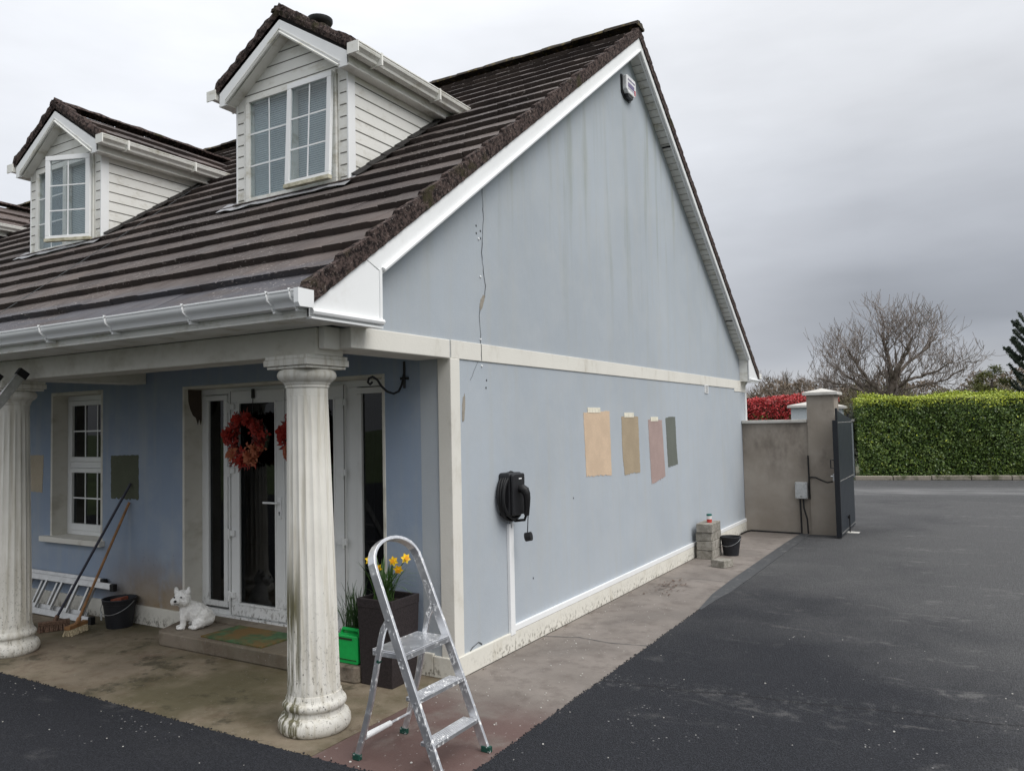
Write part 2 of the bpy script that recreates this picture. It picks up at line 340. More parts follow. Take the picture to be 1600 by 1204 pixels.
M['blind'] = plain('pale_blind', (.64, .70, .72), .9, var=.04)
M['wreath_red'] = mk_leaf('wreath_red_petal', (.30, .025, .018), (.48, .045, .03))
M['wreath_orange'] = mk_leaf('wreath_orange_petal', (.42, .11, .05), (.55, .22, .12))
M['wreath_dark'] = mk_leaf('wreath_dark_leaf', (.10, .015, .012), (.20, .03, .02))
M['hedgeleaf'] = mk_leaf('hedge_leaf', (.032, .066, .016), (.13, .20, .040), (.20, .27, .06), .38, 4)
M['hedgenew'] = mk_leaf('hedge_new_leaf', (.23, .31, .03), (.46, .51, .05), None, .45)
M['hedgecore'] = plain('hedge_inner', (.020, .030, .012), .95, var=.3, scale=6)
M['redleaf'] = mk_leaf('red_hedge_leaf', (.34, .018, .025), (.66, .08, .08), (.20, .06, .04), .4, 5)
M['darkleaf'] = mk_leaf('dark_evergreen_leaf', (.014, .024, .010), (.040, .055, .022))
M['conifer'] = mk_leaf('golden_conifer_leaf', (.055, .075, .018), (.17, .17, .035), (.035, .05, .015), .6, 1.6)
M['scrub'] = mk_leaf('olive_scrub_leaf', (.085, .080, .035), (.15, .135, .07), (.07, .05, .035), .8, .6)
M['twigbrown'] = mk_leaf('brown_twig_mass', (.13, .10, .075), (.21, .165, .125), None, .9, .6)
M['bark'] = mk_bark('grey_bark', (.085, .068, .055), (.20, .17, .145), 6)
M['twig'] = mk_bark('pale_twig', (.16, .135, .12), (.31, .27, .245), 5)
M['araucaria'] = mk_leaf('monkey_puzzle_leaf', (.012, .022, .014), (.028, .045, .026))
M['drybits'] = mk_leaf('dry_leaf', (.05, .03, .018), (.13, .07, .04))
M['grass'] = mk_leaf('short_grass', (.05, .11, .02), (.10, .20, .04))
M['paleblue'] = plain('pale_wall_paint', (.50, .54, .56), .85)
M['box'] = plain('grey_box_plastic', (.46, .47, .47), .45)

# ================================================================== mesh helpers
class MB:
    def __init__(s): s.v = []; s.f = []
    def add(s, vs, fs):
        o = len(s.v); s.v += [tuple(p) for p in vs]; s.f += [tuple(i+o for i in f) for f in fs]; return s
    def box(s, x0, x1, y0, y1, z0, z1):
        x0, x1 = min(x0, x1), max(x0, x1); y0, y1 = min(y0, y1), max(y0, y1); z0, z1 = min(z0, z1), max(z0, z1)
        return s.add([(x0,y0,z0),(x1,y0,z0),(x1,y1,z0),(x0,y1,z0),(x0,y0,z1),(x1,y0,z1),(x1,y1,z1),(x0,y1,z1)],
                     [(0,3,2,1),(4,5,6,7),(0,1,5,4),(1,2,6,5),(2,3,7,6),(3,0,4,7)])
    def obox(s, c, ax, ay, az, hx, hy, hz):
        c, ax, ay, az = Vector(c), Vector(ax).normalized(), Vector(ay).normalized(), Vector(az).normalized()
        vs = [c+ax*hx*a+ay*hy*b+az*hz*d for d in (-1, 1) for a, b in ((-1,-1),(1,-1),(1,1),(-1,1))]
        return s.add(vs, [(0,3,2,1),(4,5,6,7),(0,1,5,4),(1,2,6,5),(2,3,7,6),(3,0,4,7)])
    def beam(s, a, b, w, h, upv=(0, 0, 1)):
        a, b = Vector(a), Vector(b); d = (b-a); L = d.length; d.normalize(); u = Vector(upv); x = d.cross(u).normalized(); u = x.cross(d)
        return s.obox((a+b)/2, d, x, u, L/2, w/2, h/2)
    def prism(s, poly, axis, a, b):
        n = len(poly)
        def P(p, t):
            return {0: (t, p[0], p[1]), 1: (p[0], t, p[1]), 2: (p[0], p[1], t)}[axis]
        vs = [P(p, a) for p in poly]+[P(p, b) for p in poly]
        fs = [tuple(range(n))[::-1], tuple(range(n, 2*n))]+[(i, (i+1) % n, (i+1) % n+n, i+n) for i in range(n)]
        return s.add(vs, fs)
    def tube(s, pts, r, seg=8, cap=True):
        pts = [Vector(p) for p in pts]; n = len(pts); rs = r if isinstance(r, (list, tuple)) else [r]*n
        rings = []; prev = None
        for i, p in enumerate(pts):
            d = (pts[min(i+1, n-1)]-pts[max(i-1, 0)])
            if d.length < 1e-9: d = Vector((0, 0, 1))
            d.normalize()
            if prev is None:
                u = d.orthogonal().normalized()
            else:
                u = (prev-d*prev.dot(d))
                u = u.normalized() if u.length > 1e-6 else d.orthogonal().normalized()
            prev = u; w = d.cross(u)
            rings.append([p+(u*math.cos(t)+w*math.sin(t))*rs[i] for t in [2*math.pi*k/seg for k in range(seg)]])
        vs = [q for ring in rings for q in ring]
        fs = [(i*seg+k, i*seg+(k+1) % seg, (i+1)*seg+(k+1) % seg, (i+1)*seg+k) for i in range(n-1) for k in range(seg)]
        if cap: fs += [tuple(range(seg))[::-1], tuple(range((n-1)*seg, n*seg))]
        return s.add(vs, fs)
    def lathe(s, c, prof, seg=48, rfun=None, cap=True, lean=(0, 0)):
        c = Vector(c); vs = []
        for (r, z) in prof:
            for k in range(seg):
                t = 2*math.pi*k/seg; rr = r*(rfun(t, z) if rfun else 1)
                vs.append((c.x+lean[0]*z+rr*math.cos(t), c.y+lean[1]*z+rr*math.sin(t), c.z+z))
        n = len(prof)
        fs = [(i*seg+k, i*seg+(k+1) % seg, (i+1)*seg+(k+1) % seg, (i+1)*seg+k) for i in range(n-1) for k in range(seg)]
        if cap: fs += [tuple(range(seg))[::-1], tuple(range((n-1)*seg, n*seg))]
        return s.add(vs, fs)
    def ball(s, c, r, seg=10, rings=7):
        rr = r if isinstance(r, (list, tuple)) else (r, r, r); vs = []
        for i in range(1, rings):
            ph = math.pi*i/rings
            for k in range(seg):
                t = 2*math.pi*k/seg
                vs.append((c[0]+rr[0]*math.sin(ph)*math.cos(t), c[1]+rr[1]*math.sin(ph)*math.sin(t), c[2]+rr[2]*math.cos(ph)))
        fs = [(i*seg+k, (i+1)*seg+k, (i+1)*seg+(k+1) % seg, i*seg+(k+1) % seg) for i in range(rings-2) for k in range(seg)]
        fs += [tuple(range(seg)), tuple(range((rings-2)*seg, (rings-1)*seg))[::-1]]
        return s.add(vs, fs)
def tag(o, label=None, cat=None, group=None, kind=None):
    if label: o['label'] = label
    if cat: o['category'] = cat
    if group: o['group'] = group
    if kind: o['kind'] = kind
    return o
def thing(name, loc, label, cat, group=None, rz=0):
    o = bpy.data.objects.new(name, None); C.objects.link(o); o.location = loc; o.rotation_euler = (0, 0, rz)
    o.empty_display_size = .1
    return tag(o, label, cat, group)
def origin(p):
    o = Vector((0, 0, 0))
    while p is not None: o += p.location; p = p.parent
    return o
def obj(name, mb, mat, parent=None, smooth=False, bevel=0., label=None, local=False, fix=True):
    """links one mesh; vertices are given in world metres unless local"""
    me = bpy.data.meshes.new(name)
    vs = mb.v
    off = Vector((0, 0, 0)) if local else origin(parent)
    if parent is None and not local:                       # put the origin at the foot of a single-mesh thing
        a = np.array(vs); off = Vector(((a[:, 0].min()+a[:, 0].max())/2, (a[:, 1].min()+a[:, 1].max())/2, a[:, 2].min()))
    me.from_pydata([(v[0]-off.x, v[1]-off.y, v[2]-off.z) for v in vs], [], mb.f)
    me.materials.append(M[mat] if isinstance(mat, str) else mat)
    if fix:
        bm = bmesh.new(); bm.from_mesh(me); bmesh.ops.recalc_face_normals(bm, faces=bm.faces); bm.to_mesh(me); bm.free()
    if smooth:
        me.polygons.foreach_set('use_smooth', [True]*len(me.polygons))
        try: me.set_sharp_from_angle(angle=R(38))
        except Exception: pass
    me.update()
    o = bpy.data.objects.new(name, me); C.objects.link(o); o.parent = parent
    if parent is None and not local: o.location = off
    if bevel:
        b = o.modifiers.new('bevel', 'BEVEL'); b.width = bevel; b.segments = 2; b.limit_method = 'ANGLE'; b.angle_limit = R(35)
    if label: o['label'] = label
    return o
rnd = random.Random(7)

# ================================================================== ground
def wavy_edge(pts, step, amp, seed):
    r = random.Random(seed); out = []
    for (a, b) in zip(pts[:-1], pts[1:]):
        a, b = Vector(a), Vector(b); n = max(1, int((b-a).length/step)); nrm = Vector((-(b-a).y, (b-a).x)).normalized()
        for i in range(n):
            p = a+(b-a)*i/n; out.append(p+nrm*(r.uniform(-amp, amp)+amp*.8*mnoise.noise(Vector((p.x*4, p.y*4, seed)))))
    out.append(Vector(pts[-1])); return [(p.x, p.y) for p in out]
o = obj('ground', MB().box(-600, 600, -300, 900, -.4, -.05), 'field'); tag(o, kind='structure')
# concrete path along the gable, and the porch floor; butt at x = -3.30
o = obj('concrete_path', MB().box(-3.295, -2.30, 3.255, 13.25, -.2, 0), 'slab'); tag(o, kind='structure')
o = obj('porch_floor', MB().box(-17, -3.301, 3.27, 4.9, -.2, 0.0), 'porch'); tag(o, kind='structure')
e = wavy_edge([(-17, 3.245), (-3.2, 3.25), (-2.36, 3.26), (-2.36, 5.0), (-2.36, 7.6)], .014, .006, 3)
poly = [(-17.0, -30.0)]+e+[(-2.34, 8.0), (-2.31, 8.4), (-2.30, 12.9), (-2.24, 13.02), (-1.84, 13.04), (-1.84, 13.58), (-3.3, 13.60), (-3.3, 18.6), (-1.7, 19.0), (9.0, 19.6), (9.0, -30.0)]
mb = MB().prism(poly[::-1], 2, -.2, .016)
o = obj('driveway', mb, 'tarmac'); tag(o, kind='structure')
mb = MB().prism([(-60, 17.2), (-1.7, 19.004), (9.0, 19.604), (60, 22.4), (60, 40.5), (9, 26.9), (-2.9, 23.45), (-60, 9.0)][::-1], 2, -.2, .010)
# road runs across in front of the hedge
mb = MB().prism([(-60, 3+14.4), (-3.3, 18.6), (-1.7, 19.004), (9.0, 19.604), (60, 22.6), (60, 41.5), (9, 27.6), (-3, 24.6), (-60, 21.5)][::-1], 2, -.2, .010)
o = obj('road', mb, 'road'); tag(o, kind='structure')
mb = MB().prism([(-2.37, 7.5), (-2.345, 7.5), (-2.33, 8.0), (-2.295, 8.4), (-2.285, 12.9), (-2.30, 13.03), (-2.43, 13.03), (-2.455, 12.0), (-2.46, 9.0), (-2.44, 8.2)][::-1], 2, -.1, .0215)
o = obj('edge_strip_lip', MB().prism([(-2.299, 8.9), (-2.292, 12.9), (-2.280, 12.9), (-2.287, 8.9)][::-1], 2, 0, .0235), 'drain'); tag(o, kind='structure')
o = obj('drain_edge_strip', mb, 'drain', bevel=.004); tag(o, kind='structure')
mb = MB().prism([(-60, 21.4), (-3, 24.7), (9, 27.75), (60, 41.6), (60, 60), (-60, 60)], 2, -.2, .03)
o = obj('verge', mb, 'soil'); tag(o, kind='structure')
# crack across the path
def ribbon(mb, pts, w, axis, off, r=None):
    """thin dark ribbon lying on a plane: axis 0 = plane x=off (pts y,z), 1 = plane y=off (x,z), 2 = plane z=off (x,y)"""
    r = r or random.Random(1); P = []
    for a, b in zip(pts[:-1], pts[1:]):
        n = max(2, int(math.dist(a, b)/.035))
        for i in range(n):
            t = i/n; P.append((a[0]+(b[0]-a[0])*t+r.uniform(-.006, .006), a[1]+(b[1]-a[1])*t+r.uniform(-.006, .006)))
    P.append(pts[-1]); up_, lo_ = [], []
    for i, p in enumerate(P):
        q = P[min(i+1, len(P)-1)]; q0 = P[max(i-1, 0)]; dx, dy = q[0]-q0[0], q[1]-q0[1]; L = math.hypot(dx, dy) or 1
        ww = w*r.uniform(.4, 1.1)/2; up_.append((p[0]-dy/L*ww, p[1]+dx/L*ww)); lo_.append((p[0]+dy/L*ww, p[1]-dx/L*ww))
    f = {0: lambda p: (off, p[0], p[1]), 1: lambda p: (p[0], off, p[1]), 2: lambda p: (p[0], p[1], off)}[axis]
    vs = [f(p) for p in up_]+[f(p) for p in lo_]; n = len(P)
    mb.add(vs, [(i, i+1, n+i+1, n+i) for i in range(n-1)])
    return mb
mb = MB(); ribbon(mb, [(-3.29, 6.05), (-3.0, 6.15), (-2.7, 6.11), (-2.36, 6.17)], .010, 2, .003)
ribbon(mb, [(-3.29, 8.9), (-2.8, 9.0), (-2.46, 8.95)], .007, 2, .003)
o = obj('path_joint', mb, 'crack', fix=False); tag(o, kind='structure')
# loose aggregate crumbs along the tarmac edge and white chips
mb = MB(); r = random.Random(11)
for (x, y) in e[::1]:
    if x < -9: continue
    for _ in range(2):
        s = r.uniform(.003, .007); mb.ball((x+r.uniform(-.02, .015), y+r.uniform(-.015, .025), .006+s*.5), (s, s*r.uniform(.7, 1.2), s*.7), 5, 4)
o = obj('tarmac_crumbs', mb, 'tarmac'); tag(o, 'black tarmac crumbs strewn along the ragged driveway edge', 'gravel', kind='stuff')
mb = MB()
for _ in range(200):
    x = r.uniform(-6.5, 1.4); y = r.uniform(1.6, 7.0)
    if x < -2.4 and y > 3.2: continue
    s = abs(r.gauss(0, .0022))+.0022; mb.ball((x, y, .017+s*.4), (s, s*r.uniform(.7, 1.3), s*.6), 5, 4)
for _ in range(160):
    x = r.uniform(-3.3, -2.4); y = r.uniform(3.3, 8); s = abs(r.gauss(0, .0022))+.0022
    mb.ball((x, y, s*.4), (s, s, s*.6), 5, 4)
o = obj('white_chips', mb, 'coping'); tag(o, 'tiny pale stone chips scattered over the dark tarmac', 'gravel', kind='stuff')
# dry leaves on the path by the plinth
mb = MB()
for _ in range(130):
    x = r.gauss(-2.99, .09); y = r.gauss(8.45, .22); a = r.uniform(0, 6.3); s = r.uniform(.008, .03); t = r.uniform(0, .012)
    if x < -3.28: continue
    d = Vector((math.cos(a), math.sin(a), r.uniform(-.1, .3)))*s; w = Vector((-math.sin(a), math.cos(a), r.uniform(-.2, .2)))*s*.35; p = Vector((x, y, .006+t))
    mb.add([p-d, p+w, p+d, p-w], [(0, 1, 2, 3)])
for _ in range(70):
    y = r.uniform(5, 13); a = r.uniform(0, 6.3); s = r.uniform(.005, .015); p = Vector((-3.285+abs(r.gauss(0, .02)), y, .006))
    d = Vector((math.cos(a), math.sin(a), .1))*s; w = Vector((-math.sin(a), math.cos(a), 0))*s*.5
    mb.add([p-d, p+w, p+d, p-w], [(0, 1, 2, 3)])
o = obj('dry_leaves', mb, 'drybits', fix=False); tag(o, 'scattered brown dead leaves on the concrete path', 'leaves', kind='stuff')

# ================================================================== house
XG = -3.32                       # gable face
YF = 4.74                        # recessed front wall
XL = -17.0
SL = .713
def board(y): return 2.878+SL*((y if y < 8.465 else 2*8.465-y)-3.645)       # top of the barge board
house = thing('house', (-10, 8.465, 0), 'pale blue rendered house with brown tiled roof, dormers and columned porch', 'house')
# gable wall
gp = [(YF, 0), (13.46, 0), (13.46, board(13.46)-.02), (8.465, board(8.465)-.02), (3.66, board(3.66)-.02), (3.66, 2.47), (YF, 2.47)]
obj('gable_wall', MB().prism(gp, 0, -3.60, XG), 'render', house)
mb = MB()
for x0, x1, z0, z1 in ((XL, -8.55, 0, 2.46), (-8.55, -7.67, 0, .75), (-8.55, -7.67, 2.26, 2.46), (-7.67, -6.36, 0, 2.46), (-6.36, -3.97, 2.25, 2.46), (-3.97, -3.601, 0, 2.46)):
    mb.box(x0, x1, YF, 5.0, z0, z1)
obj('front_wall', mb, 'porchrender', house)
obj('rear_wall', MB().box(XL, -3.601, 13.2, 13.45, 0, 2.6), 'render', house)
obj('end_wall', MB().prism([(p[0], p[1]) for p in gp], 0, XL, XL+.28), 'render', house)
# interior shell so that nothing shows through the glass
mb = MB().box(XL+.3, -3.62, 8.2, 8.3, 0, 2.4).box(XL+.3, -3.62, 5.0, 8.2, .10, .13).box(XL+.3, -3.62, 5.0, 8.2, 2.40, 2.45)
obj('room_lining', mb, 'room', house)
# bands, pilaster, plinth
mb = MB().box(-3.5, XG+.010, 4.745, 13.465, 2.345, 2.483).box(-3.5, XG+.0085, 12.74, 13.463, 2.30, 2.35)
obj('wall_band', mb, 'trim', house, bevel=.004)
obj('corner_pilaster', MB().box(-3.43, XG+.012, 4.728, 4.85, .15, 2.346), 'trim', house, bevel=.006)
mb = MB().box(-3.5, -3.298, 4.715, 13.475, 0, .155)
obj('plinth', mb, 'plinth', house, bevel=.006)
mb = MB().box(-3.97, -3.501, 4.717, 4.8, 0, .17).box(XL, -6.365, 4.717, 4.8, 0, .175)
obj('plinth', mb, 'plinth', house, bevel=.006)
# porch beams and ceiling
obj('porch_beam', MB().box(XL, -3.45, 3.50, 3.74, 2.30, 2.468), 'porchtrim', house, bevel=.006)
obj('porch_beam', MB().box(-3.62, -3.309, 3.66, 4.727, 2.343, 2.481).box(-3.449, -3.40, 3.52, 3.659, 2.335, 2.475), 'trim', house, bevel=.006)
obj('porch_beam', MB().box(-7.17, -6.93, 3.742, 4.738, 2.31, 2.44), 'porchtrim', house, bevel=.005)
obj('porch_ceiling', MB().box(XL, -3.621, 3.741, 4.739, 2.441, 2.462), 'porchtrim', house)
# eaves
mb = MB().box(XL, -3.172, 3.165, 3.499, 2.470, 2.486)
obj('front_soffit', mb, 'oldupvc', house)
obj('front_fascia', MB().box(XL, -3.174, 3.165, 3.181, 2.487, 2.63), 'oldupvc', house)
# verge box ends, barge boards and their moulding
XB = -3.17
def yz(y): return (y, board(y))
mb = MB().prism([(3.165, 2.472), (3.79, 2.472), (3.79, board(3.79)-.165), (3.645, board(3.645)), (3.165, board(3.165))], 0, XB-.018, XB)
obj('gable_box_end', mb, 'upvc', house, bevel=.002)
mb = MB().prism([(13.765, 2.472), (13.14, 2.472), (13.14, board(13.14)-.165), (13.285, board(13.285)), (13.765, board(13.765))], 0, XB-.018, XB)
obj('gable_box_end', mb, 'upvc', house, bevel=.002)
mb = MB().prism([(3.647, board(3.647)), (3.792, board(3.79)-.16), (8.465, board(8.465)-.135), (8.465, board(8.465))], 0, XB-.018, XB+.002)
obj('barge_board', mb, 'upvc', house)
mb = MB().prism([(13.283, board(13.283)), (13.138, board(13.14)-.16), (8.467, board(8.467)-.135), (8.467, board(8.467))], 0, XB-.018, XB+.002)
obj('barge_board', mb, 'upvc', house)
mb = MB()
for s in (0, 1):
    a = (XB+.010, 3.80, board(3.80)-.152); b = (XB+.010, 8.463, board(8.463)-.152)
    if s: a = (a[0], 16.93-a[1], a[2]); b = (b[0], 16.93-b[1], b[2])
    mb.tube([a, b], .017, 8)
    mb.beam((a[0]-.022, a[1], a[2]-.012), (b[0]-.022, b[1], b[2]-.012), .018, .03)
    y0, y1 = (3.172, 3.79) if not s else (13.14, 13.76)
    mb.tube([(XB+.010, y0, 2.502), (XB+.010, y1, 2.502)], .020, 8); mb.box(XB-.03, XB+.012, y0, y1, 2.462, 2.474)
    ye = 3.788 if not s else 13.142
    mb.box(XB-.002, XB+.010, ye-.022, ye, 2.50, board(3.79)-.15)
obj('verge_trim', mb, 'upvc', house, smooth=True)
# gable soffit boarding with grooves and vents
mb = MB(); g_ = MB()
for s in (0, 1):
    fl = (lambda y: 16.93-y) if s else (lambda y: y)
    poly = [(fl(3.79), board(3.79)-.150), (fl(8.465), board(8.465)-.135), (fl(8.465), board(8.465)-.120), (fl(3.79), board(3.79)-.135)]
    mb.prism(poly, 0, XG-.02, XB-.019)
    y = 3.9
    while y < 8.4:
        g_.box(XG, XB-.02, fl(y), fl(y+.003), board(y)-.1515+.0, board(y)-.147); y += .085
    yb0, yb1 = (3.79, 3.80) if not s else (13.13, 13.14)
    mb.box(XG-.02, XB-.019, yb0, yb1, 2.474, board(3.79)-.15); mb.box(XG-.02, XB-.019, *((3.17, 3.79) if not s else (13.14, 13.76)), 2.474, 2.482)
obj('gable_soffit', mb, 'oldupvc', house); obj('soffit_groove', g_, 'gap', house)
for y in (12.338, 9.578, 10.95-6.2):
    obj('soffit_vent', MB().box(XG+.012, XB-.03, y-.012, y+.012, board(y)-.158-.004, board(y)-.148), 'iron', house)
# roof
def pt(o_, u, s, n, a, b, c): return o_+u*a+s*b+n*c
def tiles(mb, org, u, s, n, W, L, gauge, tw, th=.036, seed=1, gap=.003, first=0.):
    """courses of flat interlocking tiles: u along the eave, s up the slope, n outward"""
    r = random.Random(seed); k = 0; b = 0.
    while b < L-.02:
        b1 = min(b+gauge+.03, L); a = -(tw/2 if k % 2 else 0.)
        while a < W:
            a0, a1 = max(a, 0)+gap/2, min(a+tw, W)-gap/2
            if a1-a0 > .02:
                j = r.uniform(-.0035, .0035); j2 = r.uniform(-.004, .004); t = th*((b1-b)/(gauge+.03)); dz = th-t
                m_ = (a0+a1)/2; w_ = (a1-a0)*.06
                prof = [(a0, 0), (a0+w_, .004), (m_-w_*.6, .004), (m_, .0), (m_+w_*.6, .004), (a1-w_*.5, .004), (a1, .006)]
                lo = [pt(org, u, s, n, q, b+j2, th+j+h) for q, h in prof]; hi = [pt(org, u, s, n, q, b1, dz+j+h*.5-.002) for q, h in prof]
                lb = [pt(org, u, s, n, q, b+j2+.004, -.008) for q, h in prof]
                vs = lb+lo+hi; m2 = len(prof); fs = []
                for i in range(m2-1):
                    fs += [(i, i+1, m2+i+1, m2+i), (m2+i, m2+i+1, 2*m2+i+1, 2*m2+i)]
                fs += [(0, m2, 2*m2), (m2-1, 3*m2-1, 2*m2-1)]
                mb.add(vs, fs)
            a += tw
        b += gauge; k += 1
    return mb
cs = 1/math.hypot(1, SL); sn = SL*cs
GA = .2735/cs
XV = -3.155
def zdeck(y): return board(y)+.085
org = Vector((XV-.03, 3.10, board(3.10)+.080)); Ls = (8.42-3.10)/cs
mb = MB(); tiles(mb, org, Vector((-1, 0, 0)), Vector((0, cs, sn)), Vector((0, -sn, cs)), 13.8, Ls, GA, .33, .043, 5)
obj('roof_tiles', mb, 'tile', house, fix=True)
org2 = Vector((XV-.03, 13.83, board(13.83)+.088))
mb = MB(); tiles(mb, org2, Vector((-1, 0, 0)), Vector((0, -cs, sn)), Vector((0, sn, cs)), 13.8, Ls, GA, .33, .043, 6)
obj('roof_tiles', mb, 'tile', house)
mb = MB().prism([(3.14, board(3.14)+.02), (8.465, board(8.465)+.02), (13.79, board(13.79)+.02), (13.79, board(13.79)+.075), (8.465, board(8.465)+.075), (3.14, board(3.14)+.075)], 0, XL+.02, XV-.032)
obj('roof_deck', mb, 'underlay', house)
# stepped mossy verge mortar with rough surface
def rough(o, amp, freq, cuts=0):
    me = o.data; bm = bmesh.new(); bm.from_mesh(me)
    if cuts: bmesh.ops.subdivide_edges(bm, edges=bm.edges[:], cuts=cuts, use_grid_fill=True)
    bm.normal_update(); ds = []
    for v in bm.verts: ds.append((v, v.normal*amp*(mnoise.noise(v.co*freq)+.6*mnoise.noise(v.co*freq*2.7))))
    for v, d in ds: v.co += d
    bm.to_mesh(me); bm.free(); me.update(); return o
def verge_strip(mb, ye, yr, sgn, n):
    """cross blocks of the mortared verge following the tile steps"""
    for k in range(n):
        y0 = ye+sgn*.2735*k; y1 = y0+sgn*.2735
        if (y1-yr)*sgn > 0: y1 = yr
        zb0, zb1 = board(y0)+.001, board(y1)+.001
        t0 = board(y0)+.150; t1 = board(y1)+.124
        if abs(y1-y0) < .03: continue
        N = 10
        for i in range(N):
            f0, f1 = i/N, (i+1)/N
            ya, yb_ = y0+(y1-y0)*f0, y0+(y1-y0)*f1
            ba, bb = zb0+(zb1-zb0)*f0, zb0+(zb1-zb0)*f1; ta, tb = t0+(t1-t0)*f0, t0+(t1-t0)*f1
            ja = [mnoise.noise(Vector((ya*23, z*9, 3.)))*.008 for z in range(5)]; jb = [mnoise.noise(Vector((yb_*23, z*9, 3.)))*.008 for z in range(5)]
            vs = []
            for q, (yy, bz, tz, jj) in enumerate(((ya, ba, ta, ja), (yb_, bb, tb, jb))):
                for h in range(5): vs.append((XV+jj[h], yy, bz+(tz-bz)*h/4+jj[(h+1) % 5]*.6))
                vs.append((XV-.045, yy, tz+.004+jj[2]*.5)); vs.append((XV-.06, yy, tz-.03))
            fs = [(h, h+1, 7+h+1, 7+h) for h in range(6)]+[(6, 0, 7, 13)]
            if i == 0: fs.append(tuple(range(7)))
            if i == N-1: fs.append(tuple(range(7, 14)))
            mb.add(vs, fs)
mb = MB(); verge_strip(mb, 3.136, 8.46, 1, 20); verge_strip(mb, 13.794, 8.47, -1, 20)
obj('verge_mortar', mb, 'moss', house)
def ridge(mb, a, b, r0=.11, seg=.42, drop=.05, seed=2):
    a, b = Vector(a), Vector(b); d = (b-a); L = d.length; d.normalize(); side = d.cross(Vector((0, 0, 1))).normalized(); n = int(L/seg)+1; rr = random.Random(seed)
    for i in range(n):
        p0 = a+d*(i*seg); p1 = a+d*min((i+1)*seg-.008, L)
        if (p1-p0).dot(d) < .05: continue
        dz = rr.uniform(-.004, .004); vs = []
        for q, p in enumerate((p0, p1)):
            for kk in range(9):
                t = math.pi*kk/8; w = r0*(1.05 if q else 1.0)
                vs.append(p+side*math.cos(t)*w*1.15+Vector((0, 0, math.sin(t)*w*.62+dz-drop)))
        mb.add(vs, [(i2, i2+1, 9+i2+1, 9+i2) for i2 in range(8)]+[tuple(range(9)), tuple(range(9, 18))])
mb = MB(); ridge(mb, (XV+.01, 8.465, board(8.465)+.165), (XL, 8.465, board(8.465)+.165))
rg = rough(obj('ridge_tiles', mb, 'ridge', house), .012, 14, 2)
# front gutter
gp_ = [(3.163, 2.612), (3.163, 2.520), (3.115, 2.518), (3.100, 2.524), (3.093, 2.545), (3.078, 2.560), (3.062, 2.572), (3.056, 2.590), (3.056, 2.602), (3.050, 2.604), (3.050, 2.614)]
gut = obj('gutter', MB().prism(gp_, 0, XL, -3.150), 'upvc', house, smooth=True)
obj('gutter_end_cap', MB().prism([(y-.003 if y < 3.15 else y, z+(.003 if z > 2.6 else -.003)) for y, z in [(3.163, 2.612), (3.163, 2.520), (3.06, 2.518), (3.048, 2.54), (3.048, 2.614)]], 0, -3.165, -3.130), 'upvc', gut)
for x in (-3.20, -3.38, -4.11, -4.90, -5.68, -6.5, -7.3, -8.1):
    q = MB()
    pp = [(y-.006 if y < 3.15 else y, z+(.005 if z > 2.6 else -.005)) for y, z in gp_]
    for a, b in zip(pp[1:-1], pp[2:]): q.beam((x, a[0], a[1]), (x, b[0], b[1]), .016, .006, (1, 0, 0))
    q.box(x-.008, x+.008, 3.10, 3.165, 2.500, 2.512)
    obj('gutter_bracket', q, 'upvc', gut)
# rear gutter end + downpipe
rg_ = obj('gutter', MB().box(XL, -3.14, 13.80, 13.92, 2.53, 2.62), 'oldupvc', house, bevel=.01)
obj('downpipe', MB().tube([(-3.40, 13.52, 0), (-3.40, 13.52, 2.36), (-3.36, 13.70, 2.50)], .036, 10), 'upvc', house, smooth=True)
# small wall things fixed in the render
v_ = obj('wall_vent', MB().box(XG, XG+.012, 11.10, 11.27, 2.235, 2.355), 'upvc', house)
q = MB()
for i in range(6): q.box(XG+.011, XG+.0135, 11.125, 11.245, 2.250+i*.017, 2.257+i*.017)
obj('vent_slot', q, 'gap', v_)
mb = MB(); rr = random.Random(4)
ribbon(mb, [(5.22, 3.92), (5.235, 3.5), (5.20, 3.22), (5.245, 2.96), (5.235, 2.86)], .009, 0, XG+.0025, rr)
ribbon(mb, [(5.17, 2.80), (5.15, 2.70), (5.165, 2.60), (5.16, 2.484)], .010, 0, XG+.0025, rr)
ribbon(mb, [(5.16, 2.48), (5.158, 2.35)], .008, 0, XG+.0125, rr)
ribbon(mb, [(5.12, 2.343), (5.06, 2.26), (5.00, 2.19)], .006, 0, XG+.0025, rr)
ribbon(mb, [(4.93, .16), (5.05, .19), (5.10, .165)], .012, 0, XG+.003, rr)
obj('render_crack', mb, 'crack', house, fix=False)
def patch(name, poly, mat, thick=.003, parent=house, label=None, plane=0, off=XG):
    if name == 'paint_sample':
        r_ = random.Random(len(poly)*7+int(poly[0][0]*100)); out = []
        for a, b in zip(poly, poly[1:]+poly[:1]):
            n_ = max(2, int(math.dist(a, b)/.022)); horiz = abs(a[0]-b[0]) > abs(a[1]-b[1]); am = .011 if (horiz and a[1] < 1.4) else .0045
            for q_ in range(n_): t_ = q_/n_; out.append((a[0]+(b[0]-a[0])*t_+r_.uniform(-1, 1)*(.002 if horiz else am), a[1]+(b[1]-a[1])*t_+r_.uniform(-1, 1)*(am if horiz else .002)))
        poly = out
    return obj(name, MB().prism(poly, plane, off, off+thick if plane == 0 else off-thick), mat, parent, label=label)
def blob(cy, cz, w, h, seed, n=22, tilt=0):
    r_ = random.Random(seed); out = []
    for i in range(n):
        t = 2*math.pi*i/n; k_ = 1+r_.uniform(-.16, .16); y = math.cos(t)*w/2*k_; z = math.sin(t)*h/2*k_
        out.append((cy+y+z*tilt, cz+z))
    return out
patch('filler_patch', blob(5.195, 2.82, .05, .13, 3, tilt=.45), 'filler', label='grey filler patch on the crack')
patch('filler_patch', blob(4.905, 1.97, .035, .21, 5, tilt=.1), 'filler', .0035)
